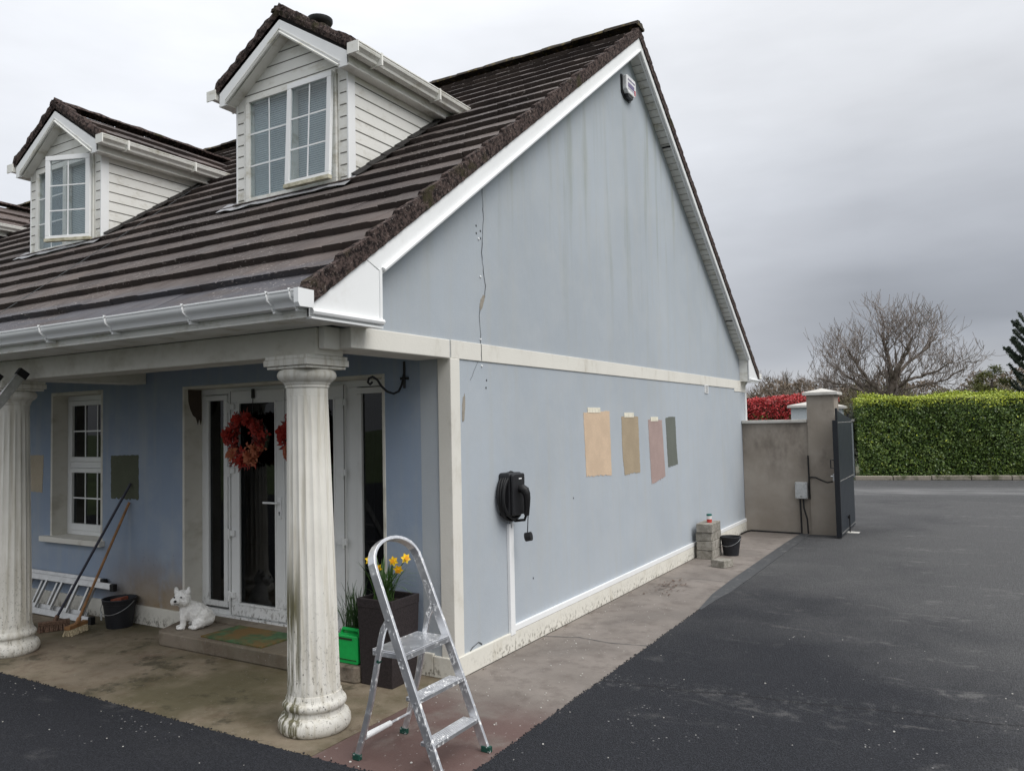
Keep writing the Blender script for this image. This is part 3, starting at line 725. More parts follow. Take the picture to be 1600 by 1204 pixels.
mb = MB()
for y, z in ((5.175, 3.02), (5.16, 2.52), (5.17, 2.31), (5.16, 3.32)): mb.ball((XG+.004, y, z), (.006, .010, .010), 8, 5)
obj('screw_head', mb, 'upvc', house)
mb = MB()
for y, z in ((5.13, 3.42), (5.13, 3.36), (5.19, 3.39), (5.19, 3.33), (5.24, 2.20), (5.23, 2.14), (6.75, 1.13), (5.93, .52)): mb.ball((XG+.001, y, z), (.003, .009, .010), 8, 5)
obj('drill_hole', mb, 'crack', house)

# ---- columns
def column(x, y, lean=(0, 0)):
    nf = 20; seg = nf*8
    def fl(t, z):
        f = min(1, max(0, (z-.27)/.03))*min(1, max(0, (2.02-z)/.03))
        return 1-.052*f*max(0, math.sin(nf*t/2)**2)**.55
    sh = [(.161, .225)]+[(.161-.034*((z-.25)/1.85)**1.1, z) for z in np.linspace(.25, 2.06, 26)]+[(.129, 2.075)]
    c = obj('column', MB().lathe((x, y, 0), sh, seg, fl, lean=lean), 'column', house, smooth=True)
    b = [(.200, 0), (.212, .010), (.221, .035), (.219, .065), (.207, .090), (.196, .098), (.182, .106), (.177, .122), (.178, .135), (.188, .142), (.195, .156), (.192, .174), (.182, .186), (.174, .192), (.170, .204), (.164, .228)]
    obj('column_base', MB().lathe((x, y, 0), b, 64), 'column', c, smooth=True)
    k_ = [(.128, 2.050), (.129, 2.10), (.135, 2.104), (.137, 2.112), (.135, 2.118), (.140, 2.122), (.143, 2.128), (.146, 2.136), (.165, 2.148), (.179, 2.164), (.184, 2.180), (.180, 2.198), (.168, 2.212), (.160, 2.218)]
    cp = MB().lathe((x, y, 0), k_, 64, lean=lean)
    cx, cy = x+lean[0]*2.25, y+lean[1]*2.25
    for (h, z0, z1) in ((.172, 2.219, 2.236), (.187, 2.237, 2.276), (.180, 2.277, 2.30)): cp.box(cx-h, cx+h, cy-h, cy+h, z0, z1)
    obj('column_capital', cp, 'column', c, smooth=True, bevel=.003)
column(-3.60, 3.615, (-.016, -.004)); column(-7.14, 3.615)

# ---- dormers
def dormer(cx, dz, sash_open, blind_dark):
    d = bpy.data.objects.new('dormer', None); C.objects.link(d); d.parent = house; d.location = (cx-house.location.x, 5.05-house.location.y, 3.95)
    HW, YD, ZB, ZT = .71, 5.05, 3.80, 4.965+dz
    DS = .64; dcs = 1/math.hypot(1, DS); dsn = DS*dcs
    W0, W1 = cx-.570, cx+.582; WT, WB = 5.005+dz, 3.970+dz*.5
    # cheeks and front shell
    ch = MB()
    for sx in (-1, 1):
        xa, xb = cx+sx*HW, cx+sx*(HW-.08)
        ch.prism([(YD+.02, ZB), (YD+.02, ZT), (7.2, ZT), (7.2, 5.2), (6.9, ZT-.2)][:3]+[(6.6, ZT-.02)], 0, xa, xb)
        ch.box(min(cx+sx*.592, cx+sx*(HW-.003)), max(cx+sx*.592, cx+sx*(HW-.003)), YD, YD+.10, ZB, ZT)
    AP = ZT+.04+DS*(HW+.16)
    ch.prism([(cx-HW-.06, ZT), (cx+HW+.06, ZT), (cx, ZT+DS*(HW+.06)+.0)], 1, YD+.0, YD+.08)
    obj('dormer_cladding', ch, 'clad', d)
    gr = MB()                                                   # shadow gaps of the cladding
    z = ZT-.085
    while z > 3.86:
        yend = 3.645+(z-2.96)/SL
        if yend > YD+.05: gr.box(cx+HW-.001, cx+HW+.0025, YD+.09, yend, z, z+.009)
        if yend > YD+.05: gr.box(cx-HW-.0025, cx-HW+.001, YD+.09, yend, z, z+.009)
        for sx in (-1, 1):
            a, b = sorted((cx+sx*.615, cx+sx*.690)); gr.box(a, b, YD-.0025, YD+.001, z, z+.009)
        z -= .107
    z = ZT+.06
    while z < AP-.12:
        w = (AP-.12-z)/DS-.02
        if w > .05: gr.box(cx-w, cx+w, YD-.0025, YD+.001, z, z+.008)
        z += .105
    obj('cladding_gap', gr, 'gap', d)
    ct = MB()
    for sx in (-1, 1):
        a, b = sorted((cx+sx*(HW-.012), cx+sx*(HW+.006))); obj('corner_trim', MB().box(a, b, YD-.006, YD+.085, ZB, ZT), 'upvc', d, bevel=.004)
    # window
    fr = MB().box(W0, W1, YD-.02, YD+.05, WT-.055, WT).box(W0, W1, YD-.02, YD+.05, WB, WB+.06)
    fr.box(W0, W0+.05, YD-.02, YD+.05, WB+.06, WT-.055).box(W1-.05, W1, YD-.02, YD+.05, WB+.06, WT-.055).box(cx-.012, cx+.062, YD-.02, YD+.05, WB+.06, WT-.055)
    obj('window_frame', fr, 'oldupvc', d, bevel=.004)
    def pane(x0, x1, z0, z1, fw_, ang, y=YD-.024, side=False):
        """sash hinged at the top, swung outward by ang"""
        piv = Vector((x1 if side else 0, y, z1)); rot = Matrix.Rotation(ang, 3, 'Z') if side else Matrix.Rotation(-ang, 3, 'X')
        def T(mb_):
            mb_.v = [tuple(piv+rot@(Vector(v)-piv)) for v in mb_.v]; return mb_
        if fw_:
            f = MB().box(x0, x1, y-.035, y, z1-fw_, z1).box(x0, x1, y-.035, y, z0, z0+fw_).box(x0, x0+fw_, y-.035, y, z0+fw_, z1-fw_).box(x1-fw_, x1, y-.035, y, z0+fw_, z1-fw_)
            obj('sash', T(f), 'upvc', d, bevel=.004)
            obj('sash_drip', T(MB().box(x0-.004, x1+.004, y-.045, y+.0, z0-.012, z0+.022)), 'mossupvc', d)
        gx0, gx1, gz0, gz1 = x0+fw_, x1-fw_, z0+fw_, z1-fw_; yy = y-.012 if fw_ else y+.03
        obj('pane', T(MB().box(gx0, gx1, yy-.004, yy, gz0, gz1)), 'glass', d)
        mu = MB(); xm = (gx0+gx1)/2; mu.box(xm-.007, xm+.007, yy-.010, yy-.005, gz0, gz1)
        for i in (1, 2): zz = gz0+(gz1-gz0)*i/3; mu.box(gx0, xm-.0072, yy-.010, yy-.005, zz-.007, zz+.007).box(xm+.0072, gx1, yy-.010, yy-.005, zz-.007, zz+.007)
        obj('glazing_bar', T(mu), 'upvc', d)
    pane(W0+.05, cx-.012, WB+.06, WT-.055, 0, 0)
    if sash_open > R(8): pane(cx+.022, W1-.004, WB+.040, WT-.020, .055, R(21), YD-.03, True)
    else: pane(cx+.028, W1-.012, WB+.045, WT-.028, .052, sash_open)
    bl = MB(); n = 46; z0, z1 = WB+.05, WT-.04
    for i in range(n):
        za = z0+(z1-z0)*i/n; zb = z0+(z1-z0)*(i+1)/n
        bl.add([(W0+.03, YD+.050, za), (W1-.03, YD+.050, za), (W1-.03, YD+.055, zb), (W0+.03, YD+.055, zb)], [(0, 1, 2, 3)])
    obj('blind', bl, 'blind', d, fix=False)
    obj('dormer_lining', MB().box(W0, W1, YD+.30, YD+.32, WB, WT).box(cx-.70, cx+.70, YD+.1, YD+1.4, ZT-.01, ZT+.01), 'room', d)
    obj('window_sill', MB().box(W0-.02, W1+.02, YD-.055, YD+.02, WB-.035, WB-.001), 'oldupvc', d, bevel=.004)
    # roof of the dormer
    RB = 7.95; yf = YD-.12; EW = HW+.135; ze = ZT+.105
    ap = ze+DS*EW
    for sx in (-1, 1):
        u = Vector((0, 1, 0)); s = Vector((-sx*dcs, 0, dsn)); n_ = Vector((sx*dsn, 0, dcs))
        t = MB(); tiles(t, Vector((cx+sx*EW, yf+.03, ze)), u, s, n_, RB-yf, (EW-.02)/dcs, .335, .33, .036, 9+sx)
        obj('dormer_tiles', t, 'dormertile', d)
        gx = cx+sx*(EW+.055)
        pr = [(a_-3.11, z_-2.612) for a_, z_ in gp_]
        gm = MB().prism([(gx+sx*(-p[0]) , ze+.035+p[1]) for p in pr], 1, yf-.02, 6.62)
        gg = obj('dormer_gutter', gm, 'oldupvc', d)
        obj('gutter_end_cap', MB().box(gx-.062, gx+.062, yf-.030, yf-.019, ze-.060, ze+.038), 'oldupvc', d)
        for yy in (yf+.28, yf+1.15): obj('gutter_clip', MB().box(gx-.066, gx+.066, yy-.01, yy+.01, ze-.068, ze+.042), 'oldupvc', d)
        # fascia + soffit along the side
        xf = cx+sx*(EW-.035)
        a, b = sorted((xf-sx*.018, xf)); obj('dormer_fascia', MB().box(a, b, yf+.006, 6.75, ZT-.025, ze-.005), 'oldupvc', d)
        a, b = sorted((xf-sx*.020, cx+sx*(HW+.007))); obj('dormer_soffit', MB().box(a, b, yf+.02, 6.70, ZT-.022, ZT-.008), 'oldupvc', d)
        q = MB().tube([(xf+sx*.006, yf+.004, ZT-.018), (xf+sx*.006, 6.7, ZT-.018)], .010, 6)
        obj('fascia_bead', q, 'oldupvc', d, smooth=True)
        # barge board in front
        xo, zo = xf, ze-.02+.012; zi = ap-.045
        dx = .0015*sx
        obj('dormer_barge_board', MB().prism([(xo, ZT-.03), (xo, zo), (cx+dx, zi), (cx+dx, zi-.125), (cx+sx*(EW-.12), ZT+.005), (cx+sx*(EW-.135), ZT-.03)], 1, yf-.002, yf+.018), 'upvc', d, bevel=.002)
        q = MB().tube([(cx+sx*(EW-.125), yf-.004, ZT-.012), (cx+dx, yf-.004, zi-.118)], .013, 6)
        q.beam((cx+sx*(EW-.115), yf-.004, ZT+.022), (cx+dx, yf-.004, zi-.085), .008, .008)
        obj('barge_bead', q, 'oldupvc', d, smooth=True)
        # sloping soffit behind the barge board
        sl_ = MB().prism([(cx+sx*(EW-.125), ZT-.02), (cx+dx, zi-.128), (cx+dx, zi-.112), (cx+sx*(EW-.125), ZT-.004)], 1, yf+.019, YD+.0)
        obj('dormer_soffit', sl_, 'oldupvc', d)
        # verge mortar
        v = MB(); N = 34; prev = None; x_a, x_b = cx+sx*(EW+.02), cx
        for i in range(N):
            f0, f1 = i/N, (i+1)/N; L_ = EW+.02
            rings = []
            for f in (f0, f1):
                xx = x_a+(x_b-x_a)*f; zz = ze-.012+DS*L_*f*.985; st = (.030*(1-((f*L_/dcs) % .335)/.335)); jj = [mnoise.noise(Vector((xx*17, k2*5., cx)))*.016 for k2 in range(4)]
                rings.append([(xx, yf-.006+jj[0]*.4, zz+.0), (xx, yf-.020+jj[1], zz+.045), (xx, yf-.008+jj[2], zz+.090+st+jj[3]*.8), (xx, yf+.085, zz+.088+st+jj[1]*.8), (xx, yf+.10, zz+.03)])
            v.add(rings[0]+rings[1], [(k2, k2+1, 5+k2+1, 5+k2) for k2 in range(4)]+([tuple(range(5))] if i == 0 else [])+[tuple(range(5, 10))]*(i == N-1))
        obj('verge_mortar', v, 'moss', d)
    rd = MB(); ridge(rd, (cx, yf-.02, ap+.085), (cx, RB, ap+.085), .078, .40, .045, 3)
    rough(obj('dormer_ridge', rd, 'moss', d), .014, 16, 2)
    dk = MB().prism([(cx-EW+.01, ze-.004), (cx, ap-.006), (cx+EW-.01, ze-.004), (cx+EW-.03, ze-.016), (cx, ap-.03), (cx-EW+.03, ze-.016)], 1, yf+.02, RB)
    obj('dormer_deck', dk, 'underlay', d)
    # lead flashing apron
    fl_ = MB(); nn = 14; xs = [cx-HW-.17+(2*HW+.24)*i/nn for i in range(nn+1)]; vs = []
    for i, xx in enumerate(xs):
        for (yy, off) in ((YD-.12+.015*math.sin(i*2.1), .002), (YD-.02, .006), (YD+.03, .010)): vs.append((xx, yy, zdeck(yy)+.036+off+.006*math.sin(i*1.7+yy*9)))
    fl_.add(vs, [(3*i+j, 3*i+j+1, 3*i+3+j+1, 3*i+3+j) for i in range(nn) for j in range(2)])
    obj('lead_flashing', fl_, 'lead', d, fix=False)
    for sx in (-1, 1):
        sf = MB()
        for i in range(7):
            y0 = YD+.02+i*.20; x0 = cx+sx*(HW+.004); x1 = cx+sx*(HW+.085)
            sf.add([(x0, y0, zdeck(y0)+.075), (x1, y0, zdeck(y0)+.048), (x1, y0+.24, zdeck(y0+.24)+.042), (x0, y0+.24, zdeck(y0+.24)+.062)], [(0, 1, 2, 3)])
        obj('side_flashing', sf, 'underlay', d, fix=False)
dormer(-5.28, -.0, R(2.5), 0); dormer(-8.90, -.035, R(11), 1); dormer(-13.6, -.035, R(2), 0)
# chimney with cowl behind the nearer dormer
ch = obj('chimney', MB().box(-8.50, -7.98, 8.18, 8.76, 6.2, 7.42).box(-8.54, -7.94, 8.14, 8.80, 7.42, 7.50), 'plaster', house)
obj('flue_pipe', MB().tube([(-8.21, 8.47, 7.45), (-8.21, 8.47, 7.90)], .10, 14), 'iron', ch, smooth=True)
obj('cowl_cap', MB().lathe((-8.21, 8.47, 0), [(.12, 7.90), (.175, 7.915), (.19, 7.94), (.19, 7.98), (.14, 8.00), (.04, 8.01)], 24), 'iron', ch, smooth=True)
obj('roof_cable', MB().tube([(-7.0, 3.30, zdeck(3.30)+.05), (-7.05, 3.5, zdeck(3.5)+.046), (-7.28, 4.15, zdeck(4.15)+.047), (-7.5, 4.75, zdeck(4.75)+.047), (-8.05, 6.1, zdeck(6.1)+.047), (-8.1, 6.25, zdeck(6.25)+.047)], .003, 5), 'crack', house)

# ---- front door screen
YS = 4.93
def frame_rect(mb, x0, x1, z0, z1, w, y0, y1, wb=None):
    wb = wb or w
    mb.box(x0, x1, y0, y1, z1-w, z1).box(x0, x1, y0, y1, z0, z0+wb).box(x0, x0+w, y0, y1, z0+wb, z1-w).box(x1-w, x1, y0, y1, z0+wb, z1-w)
dl = MB().box(-6.385, -6.356, YF-.004, YS+.06, .12, 2.262).box(-3.974, -3.945, YF-.004, YS+.06, .12, 2.262).box(-6.355, -3.975, YF-.004, YS+.06, 2.238, 2.262)
dl.v = [(v[0], v[1], v[2]) for v in dl.v]
obj('door_reveal', dl, 'porchtrim', house, bevel=.004)
scr = MB(); frame_rect(scr, -6.355, -3.975, .135, 2.237, .055, YS, YS+.06)
scr.box(-5.985, -5.905, YS+.0005, YS+.058, .19, 2.182).box(-4.525, -4.40, YS+.0005, YS+.058, .19, 2.182)
sc_ = obj('door_screen', scr, 'doorupvc', house, bevel=.004)
obj('threshold', MB().box(-6.355, -3.975, YS-.035, YS-.002, .12, .150), 'doorupvc', sc_)
for x0, x1 in ((-6.299, -5.987), (-4.398, -4.03)):
    q = MB(); frame_rect(q, x0, x1, .215, 2.175, .050, YS-.012, YS+.04); sh_ = obj('sidelight', q, 'doorupvc', house, bevel=.005)
    obj('pane', MB().box(x0+.05, x1-.05, YS+.012, YS+.018, .265, 2.125), 'darkglass', sh_)
def leaf(x0, x1, hinge_left):
    q = MB(); frame_rect(q, x0, x1, .165, 2.205, .105, YS-.028, YS+.035, .115)
    d = obj('door', q, 'doorupvc', house, bevel=.006)
    q = MB(); frame_rect(q, x0+.100, x1-.100, .262, 2.105, .018, YS-.034, YS-.022); obj('glazing_bead', q, 'doorupvc', d, bevel=.003)
    obj('pane', MB().box(x0+.105, x1-.105, YS-.004, YS+.004, .28, 2.10), 'darkglass', d)
    xh = x0 if hinge_left else x1
    for z in (2.06, 1.475, .905, .345):
        q = MB().box(xh-.028, xh+.062, YS-.050, YS-.029, z-.026, z+.026) if hinge_left else MB().box(xh-.062, xh+.028, YS-.050, YS-.029, z-.026, z+.026)
        q.tube([(xh, YS-.052, z-.055), (xh, YS-.052, z+.04)], .012, 8)
        obj('hinge', q, 'doorupvc', d, bevel=.003)
    obj('hinge_gap', MB().box(xh-.003, xh+.003, YS-.0305, YS-.0285, .165, 2.205), 'gap', d)
    return d
d1 = leaf(-5.915, -5.222, True); d2 = leaf(-5.216, -4.522, False)
xh = -5.275
obj('door_handle', MB().box(xh-.018, xh+.018, YS-.040, YS-.0285, 1.06, 1.25).tube([(xh, YS-.04, 1.20), (xh, YS-.075, 1.20), (xh-.02, YS-.08, 1.20), (xh-.16, YS-.08, 1.20)], .010, 8), 'upvc', d1, smooth=True, bevel=.002)
obj('keyhole', MB().tube([(xh, YS-.041, 1.115), (xh, YS-.0435, 1.115)], .008, 10).box(xh-.004, xh+.004, YS-.0432, YS-.041, 1.09, 1.112), 'iron', d1)
# curtains behind the glass
def curtain(x0, x1, z0, z1, y, n=40, amp=.02):
    q = MB(); vs = []
    for i in range(n+1):
        x = x0+(x1-x0)*i/n; yy = y+amp*math.sin(i*1.35)+amp*.5*math.sin(i*.6+1)
        vs += [(x, yy, z0), (x, yy+.01, z1)]
    q.add(vs, [(2*i, 2*i+2, 2*i+3, 2*i+1) for i in range(n)]); return obj('curtain', q, 'curtain', house, fix=False, smooth=False)
curtain(-6.18, -6.02, .20, 2.15, 5.16, 14); curtain(-5.62, -5.40, .20, 1.55, 5.55, 22); curtain(-4.98, -4.8, .2, 2.1, 5.6, 14)
obj('room_shelf', MB().box(-5.9, -5.25, 5.9, 6.3, .13, .62), 'room', house)
patch('bare_render_patch', [(4.775, 2.235), (4.925, 2.235), (4.927, 1.95), (4.915, 1.90), (4.90, 1.96), (4.885, 1.90), (4.86, 1.97), (4.83, 1.99), (4.80, 2.05), (4.78, 2.12)], 'brown', .002, off=-6.3555)
# ---- porch window
wl_ = MB().box(-8.58, -8.548, YF-.004, 4.96, .752, 2.285).box(-7.672, -7.64, YF-.004, 4.96, .752, 2.285).box(-8.547, -7.673, YF-.004, 4.96, 2.252, 2.285)
obj('window_reveal', wl_, 'porchtrim', house, bevel=.004)
obj('window_sill', MB().box(-8.69, -7.60, YF-.065, 4.955, .700, .757), 'trim', house, bevel=.006)
q = MB(); frame_rect(q, -8.545, -7.675, .759, 2.250, .055, 4.90, 4.955); q.box(-8.49, -7.73, 4.901, 4.954, 1.475, 1.54)
wf = obj('window', q, 'doorupvc', house, bevel=.004)
q = MB(); frame_rect(q, -8.488, -7.732, .81, 1.473, .05, 4.885, 4.94, .07); obj('sash', q, 'doorupvc', wf, bevel=.004); q = MB(); frame_rect(q, -8.488, -7.732, 1.542, 2.193, .05, 4.885, 4.94)
obj('sash', q, 'doorupvc', wf, bevel=.004)
obj('pane', MB().box(-8.438, -7.782, 4.912, 4.916, .88, 1.423), 'darkglass', wf); obj('pane', MB().box(-8.438, -7.782, 4.912, 4.916, 1.592, 2.143), 'darkglass', wf)
q = MB()
for z0, z1 in ((.88, 1.423), (1.592, 2.143)):
    for x in (-8.219, -8.0): q.box(x-.007, x+.007, 4.903, 4.909, z0, z1)
    zm = (z0+z1)/2
    for a, b in ((-8.438, -8.2262), (-8.2118, -8.0072), (-7.9928, -7.782)): q.box(a, b, 4.903, 4.909, zm-.007, zm+.007)
obj('glazing_bar', q, 'upvc', wf)
obj('window_ornament', MB().beam((-8.36, 5.03, .90), (-8.42, 5.03, 1.12), .012, .03).lathe((-8.10, 5.08, .9), [(.03, 0), (.05, .03), (.03, .08), (.015, .12), (.028, .17), (.004, .2)], 12), 'curtain', wf)
# ---- paint samples
patch('paint_sample', [(7.02, 1.945), (7.66, 1.965), (7.675, 1.29), (7.05, 1.315)], 'beige', label='pale beige paint sample')
patch('paint_sample', [(7.985, 1.905), (8.19, 1.91), (8.48, 1.90), (8.49, 1.5), (8.50, 1.265), (8.3, 1.27), (8.035, 1.262), (7.99, 1.5)], 'tan', label='tan paint sample')
patch('paint_sample', [(8.80, 1.865), (9.27, 1.86), (9.31, 1.5), (9.345, 1.16), (9.1, 1.125), (8.86, 1.095), (8.83, 1.4)], 'mauve', label='mauve paint sample')
patch('paint_sample', [(9.41, 1.885), (9.6, 1.90), (9.78, 1.895), (9.80, 1.5), (9.83, 1.29), (9.46, 1.265), (9.44, 1.5)], 'sage', label='dark sage paint sample')
for a, b, z in ((7.11, 7.42, 1.975), (8.06, 8.34, 1.925), (8.88, 9.13, 1.875)):
    obj('masking_tape', MB().box(XG+.003, XG+.006, a, b, z-.03, z+.022), 'tape', house)
patch('paint_sample', [(-7.50, 1.615), (-7.05, 1.622), (-7.048, 1.188), (-7.497, 1.192)], 'olive', plane=1, off=YF, label='dark olive paint sample')
patch('paint_sample', [(-8.98, 1.615), (-8.72, 1.615), (-8.74, 1.215), (-8.98, 1.215)], 'sand', plane=1, off=YF, label='sand coloured paint sample')
# ---- step in front of the door
st = MB().prism([(-6.20, 4.36), (-6.13, 4.33), (-3.93, 4.33), (-3.90, 4.36), (-3.90, 4.9), (-6.36, 4.9), (-6.36, 4.72)], 2, .001, .118)
o = rough(obj('doorstep', st, 'stepm', house, bevel=.012), 0, 1)
obj('threshold_stone', MB().box(-6.354, -3.976, 4.76, YS-.036, .119, .134), 'stepm', house)

# ================================================================== things on the gable
ck = thing('car_charger', (XG, 5.52, 1.06), 'black wall mounted car charger with its cable coiled behind it', 'charger')
q = MB().prism([(5.39, 1.12), (5.39, 1.44), (5.405, 1.455), (5.575, 1.455), (5.59, 1.44), (5.59, 1.12), (5.575, 1.105), (5.405, 1.105)], 0, XG, -3.215)
obj('charger_body', q, 'black', ck, bevel=.012)
q = MB().prism([(5.395, 1.13), (5.395, 1.435), (5.41, 1.448), (5.57, 1.448), (5.585, 1.435), (5.585, 1.13), (5.57, 1.115), (5.41, 1.115)], 0, -3.212, -3.185)
cv = obj('charger_cover', q, 'black', ck, bevel=.008)
obj('logo_mark', MB().box(-3.1845, -3.183, 5.485, 5.53, 1.402, 1.411), 'upvc', cv)
q = MB()
for k in range(6):
    ry, rz_ = .135+.009*((k*7) % 4), .172+.008*((k*5) % 4); cx_ = XG+.014+.015*k
    pts = [(cx_+.006*math.sin(t*2+k), 5.50+ry*math.cos(t)-.012, 1.262+rz_*math.sin(t)) for t in [2*math.pi*i/40 for i in range(41)]]
    q.tube(pts, .0105, 7, cap=False)
obj('coiled_cable', q, 'rubber', ck, smooth=True)
q = MB().tube([(-3.186, 5.50, 1.325), (-3.165, 5.50, 1.328), (-3.14, 5.505, 1.312), (-3.130, 5.512, 1.28), (-3.130, 5.52, 1.24), (-3.138, 5.53, 1.18), (-3.15, 5.54, 1.11)], [.032, .036, .036, .031, .027, .024, .022], 12)
obj('plug', q, 'rubber', ck, smooth=True)
q = MB().tube([(-3.15, 5.54, 1.12), (-3.17, 5.54, 1.07), (-3.25, 5.53, 1.06), (-3.29, 5.50, 1.09)], .012, 8); obj('plug_cable', q, 'rubber', ck, smooth=True)
q = MB().tube([(-3.15, 5.57, 1.15), (-3.16, 5.575, 1.05), (-3.165, 5.575, .965)], .004, 6); obj('cap_cord', q, 'rubber', ck)
obj('plug_cap', MB().tube([(-3.185, 5.575, .925), (-3.135, 5.585, .935)], .036, 18), 'rubber', ck, smooth=True)
obj('conduit', MB().tube([(XG+.02, 5.535, 1.10), (XG+.02, 5.535, 1.0)], .012, 8), 'steelwire', ck)
tr = thing('cable_trunking', (XG, 9.4, .1), 'thin white cable trunking running down and along the gable foot', 'trunking')
obj('trunking_duct', MB().box(XG, XG+.028, 5.500, 5.572, .135, 1.035), 'upvc', tr, bevel=.004)
obj('trunking_duct', MB().box(XG, XG+.026, 5.573, 13.37, .157, .207), 'upvc', tr, bevel=.004)
obj('trunking_duct', MB().box(XG, XG+.028, 13.371, 13.43, .150, 2.29), 'upvc', tr, bevel=.004)
ab = thing('alarm_box', (XG, 8.41, 5.56), 'white burglar alarm box near the gable peak', 'alarm box')
ay = 8.415
obj('alarm_back', MB().prism([(ay-.20, 5.60), (ay-.20, 5.87), (ay+.19, 5.87), (ay+.19, 5.60), (ay+.10, 5.52), (ay-.10, 5.52)], 0, XG, XG+.02), 'black', ab)
ac = obj('alarm_cover', MB().prism([(ay-.185, 5.63), (ay-.185, 5.84), (ay-.15, 5.865), (ay+.15, 5.865), (ay+.18, 5.84), (ay+.18, 5.63), (ay+.12, 5.585), (ay-.12, 5.585)], 0, XG+.021, XG+.085), 'alarm', ab, bevel=.012)
obj('alarm_lens', MB().prism([(ay-.11, 5.584), (ay+.11, 5.584), (ay+.08, 5.535), (ay-.08, 5.535)], 0, XG+.021, XG+.07), 'black', ab, bevel=.006)
obj('alarm_panel', MB().box(XG+.0855, XG+.088, ay-.13, ay+.10, 5.675, 5.745), 'alarmpurple', ac)
obj('alarm_emblem', MB().box(XG+.0855, XG+.088, ay+.105, ay+.15, 5.62, 5.70), 'alarmred', ac)
q = MB(); rr = random.Random(8); yy = ay-.13
while yy < ay+.13:
    w = rr.uniform(.010, .022); q.box(XG+.0855, XG+.0875, yy, yy+w, 5.785, 5.808); q.box(XG+.0855, XG+.0875, yy, yy+w*.8, 5.645, 5.657); yy += w+.009
obj('alarm_lettering', q, 'alarmpurple', ac)
ab.scale = (.85, .80, .74); ab.location = (XG, 8.39, 5.605)

# ================================================================== porch things
def wreath(cx, cz, r0, seed, label):
    w = thing('wreath', (cx, YS-.06, cz-r0), label, 'wreath', 'autumn wreaths on the double doors')
    rr = random.Random(seed)
    def petals(cent, n, size, q, open_=1.):
        """a blossom: petals round a centre facing outward"""
        ax = Vector((rr.uniform(-.4, .4), -1, rr.uniform(-.3, .4))).normalized(); u = ax.orthogonal().normalized(); v = ax.cross(u)
        for i in range(n):
            t = 6.283*i/n+rr.uniform(-.2, .2); d = (u*math.cos(t)+v*math.sin(t)); L = size*rr.uniform(.75, 1.1); sd_ = ax.cross(d)
            p0 = cent; p1 = cent+d*L*.55+ax*L*.25*open_; p2 = cent+d*L+ax*L*rr.uniform(.0, .3); wv = sd_*L*.33
            q.add([p0, p1-wv, p2, p1+wv], [(0, 1, 2), (0, 2, 3)])
    mats = {'wreath_red': MB(), 'wreath_orange': MB(), 'wreath_dark': MB()}
    for i in range(230):
        t = rr.uniform(0, 6.283); rad = r0*(.70+rr.gauss(0, .13)); c = Vector((cx+rad*math.cos(t), YS-.06-rr.uniform(0, .07), cz+rad*math.sin(t)))
        k = 'wreath_dark' if rr.random() < .45 else 'wreath_red'
        if -1.4 < t-6.283 < -.35 or (t > 3.6 and t < 4.1): k = rr.choice(['wreath_orange', 'wreath_orange', 'wreath_red'])
        petals(c, rr.choice([3, 4, 5]), rr.uniform(.025, .05), mats[k])
    for t, k, sz in ((2.9, 'wreath_red', .085), (3.1, 'wreath_red', .07), (1.2, 'wreath_red', .075), (.6, 'wreath_red', .06), (5.2, 'wreath_orange', .08), (4.6, 'wreath_red', .075), (3.9, 'wreath_orange', .07), (5.7, 'wreath_orange', .06), (1.9, 'wreath_red', .06)):
        c = Vector((cx+r0*.72*math.cos(t), YS-.13, cz+r0*.72*math.sin(t)))
        for s_ in (1., .75, .5): petals(c, 8, sz*s_, mats[k], 1.6)
    for t in np.linspace(1.6, 5.2, 26):                              # sprigs poking out
        a = Vector((cx+r0*.8*math.cos(t), YS-.08, cz+r0*.8*math.sin(t))); L = r0*rr.uniform(.18, .42)
        d = Vector((math.cos(t+rr.uniform(-.4, .4)), -.1, math.sin(t))); b = a+d*L; sd_ = Vector((-d.z, 0, d.x))*L*.16
        mats['wreath_dark' if rr.random() < .5 else 'wreath_red'].add([a, (a+b)/2+sd_, b, (a+b)/2-sd_], [(0, 1, 2, 3)])
    obj('red_petals', mats['wreath_red'], 'wreath_red', w, fix=False); obj('orange_petals', mats['wreath_orange'], 'wreath_orange', w, fix=False); obj('dark_leaves', mats['wreath_dark'], 'wreath_dark', w, fix=False)
    pts = [(cx+r0*.7*math.cos(t), YS-.055, cz+r0*.7*math.sin(t)) for t in np.linspace(0, 6.283, 25)]
    obj('wreath_ring', MB().tube(pts, .022, 7, cap=False), 'wreath_dark', w)
    obj('hanger', MB().tube([(cx+.04, YS-.045, cz+r0*.75), (cx+.04, YS-.045, 2.16), (cx+.04, YS-.05, 2.20)], .004, 5).box(cx+.025, cx+.055, YS-.05, YS-.036, 2.13, 2.215), 'iron', w)
wreath(-5.64, 1.765, .262, 3, 'round red and orange wreath hanging on the left leaf of the double door')
wreath(-4.94, 1.765, .262, 4, 'red wreath mostly hidden behind the fluted porch column nearest the ladder')
br = thing('hanging_bracket', (-3.74, YF, 2.1), 'black wrought iron hanging basket bracket beside the door', 'bracket')
q = MB().tube([(-3.745, YF-.006, 2.14), (-3.745, YF-.006, 2.345)], .010, 6).box(-3.785, -3.705, YF-.010, YF, 2.205, 2.225)
pts = [(-3.745, YF-.01, 2.25), (-3.748, YF-.03, 2.17), (-3.75, YF-.07, 2.115), (-3.753, YF-.13, 2.095), (-3.757, YF-.20, 2.11), (-3.762, YF-.26, 2.15), (-3.766, YF-.30, 2.195), (-3.77, YF-.345, 2.215), (-3.772, YF-.385, 2.20), (-3.773, YF-.395, 2.172), (-3.772, YF-.37, 2.158), (-3.770, YF-.35, 2.175)]
q.tube(pts, .009, 7); obj('bracket_arm', q, 'iron', br, smooth=True)
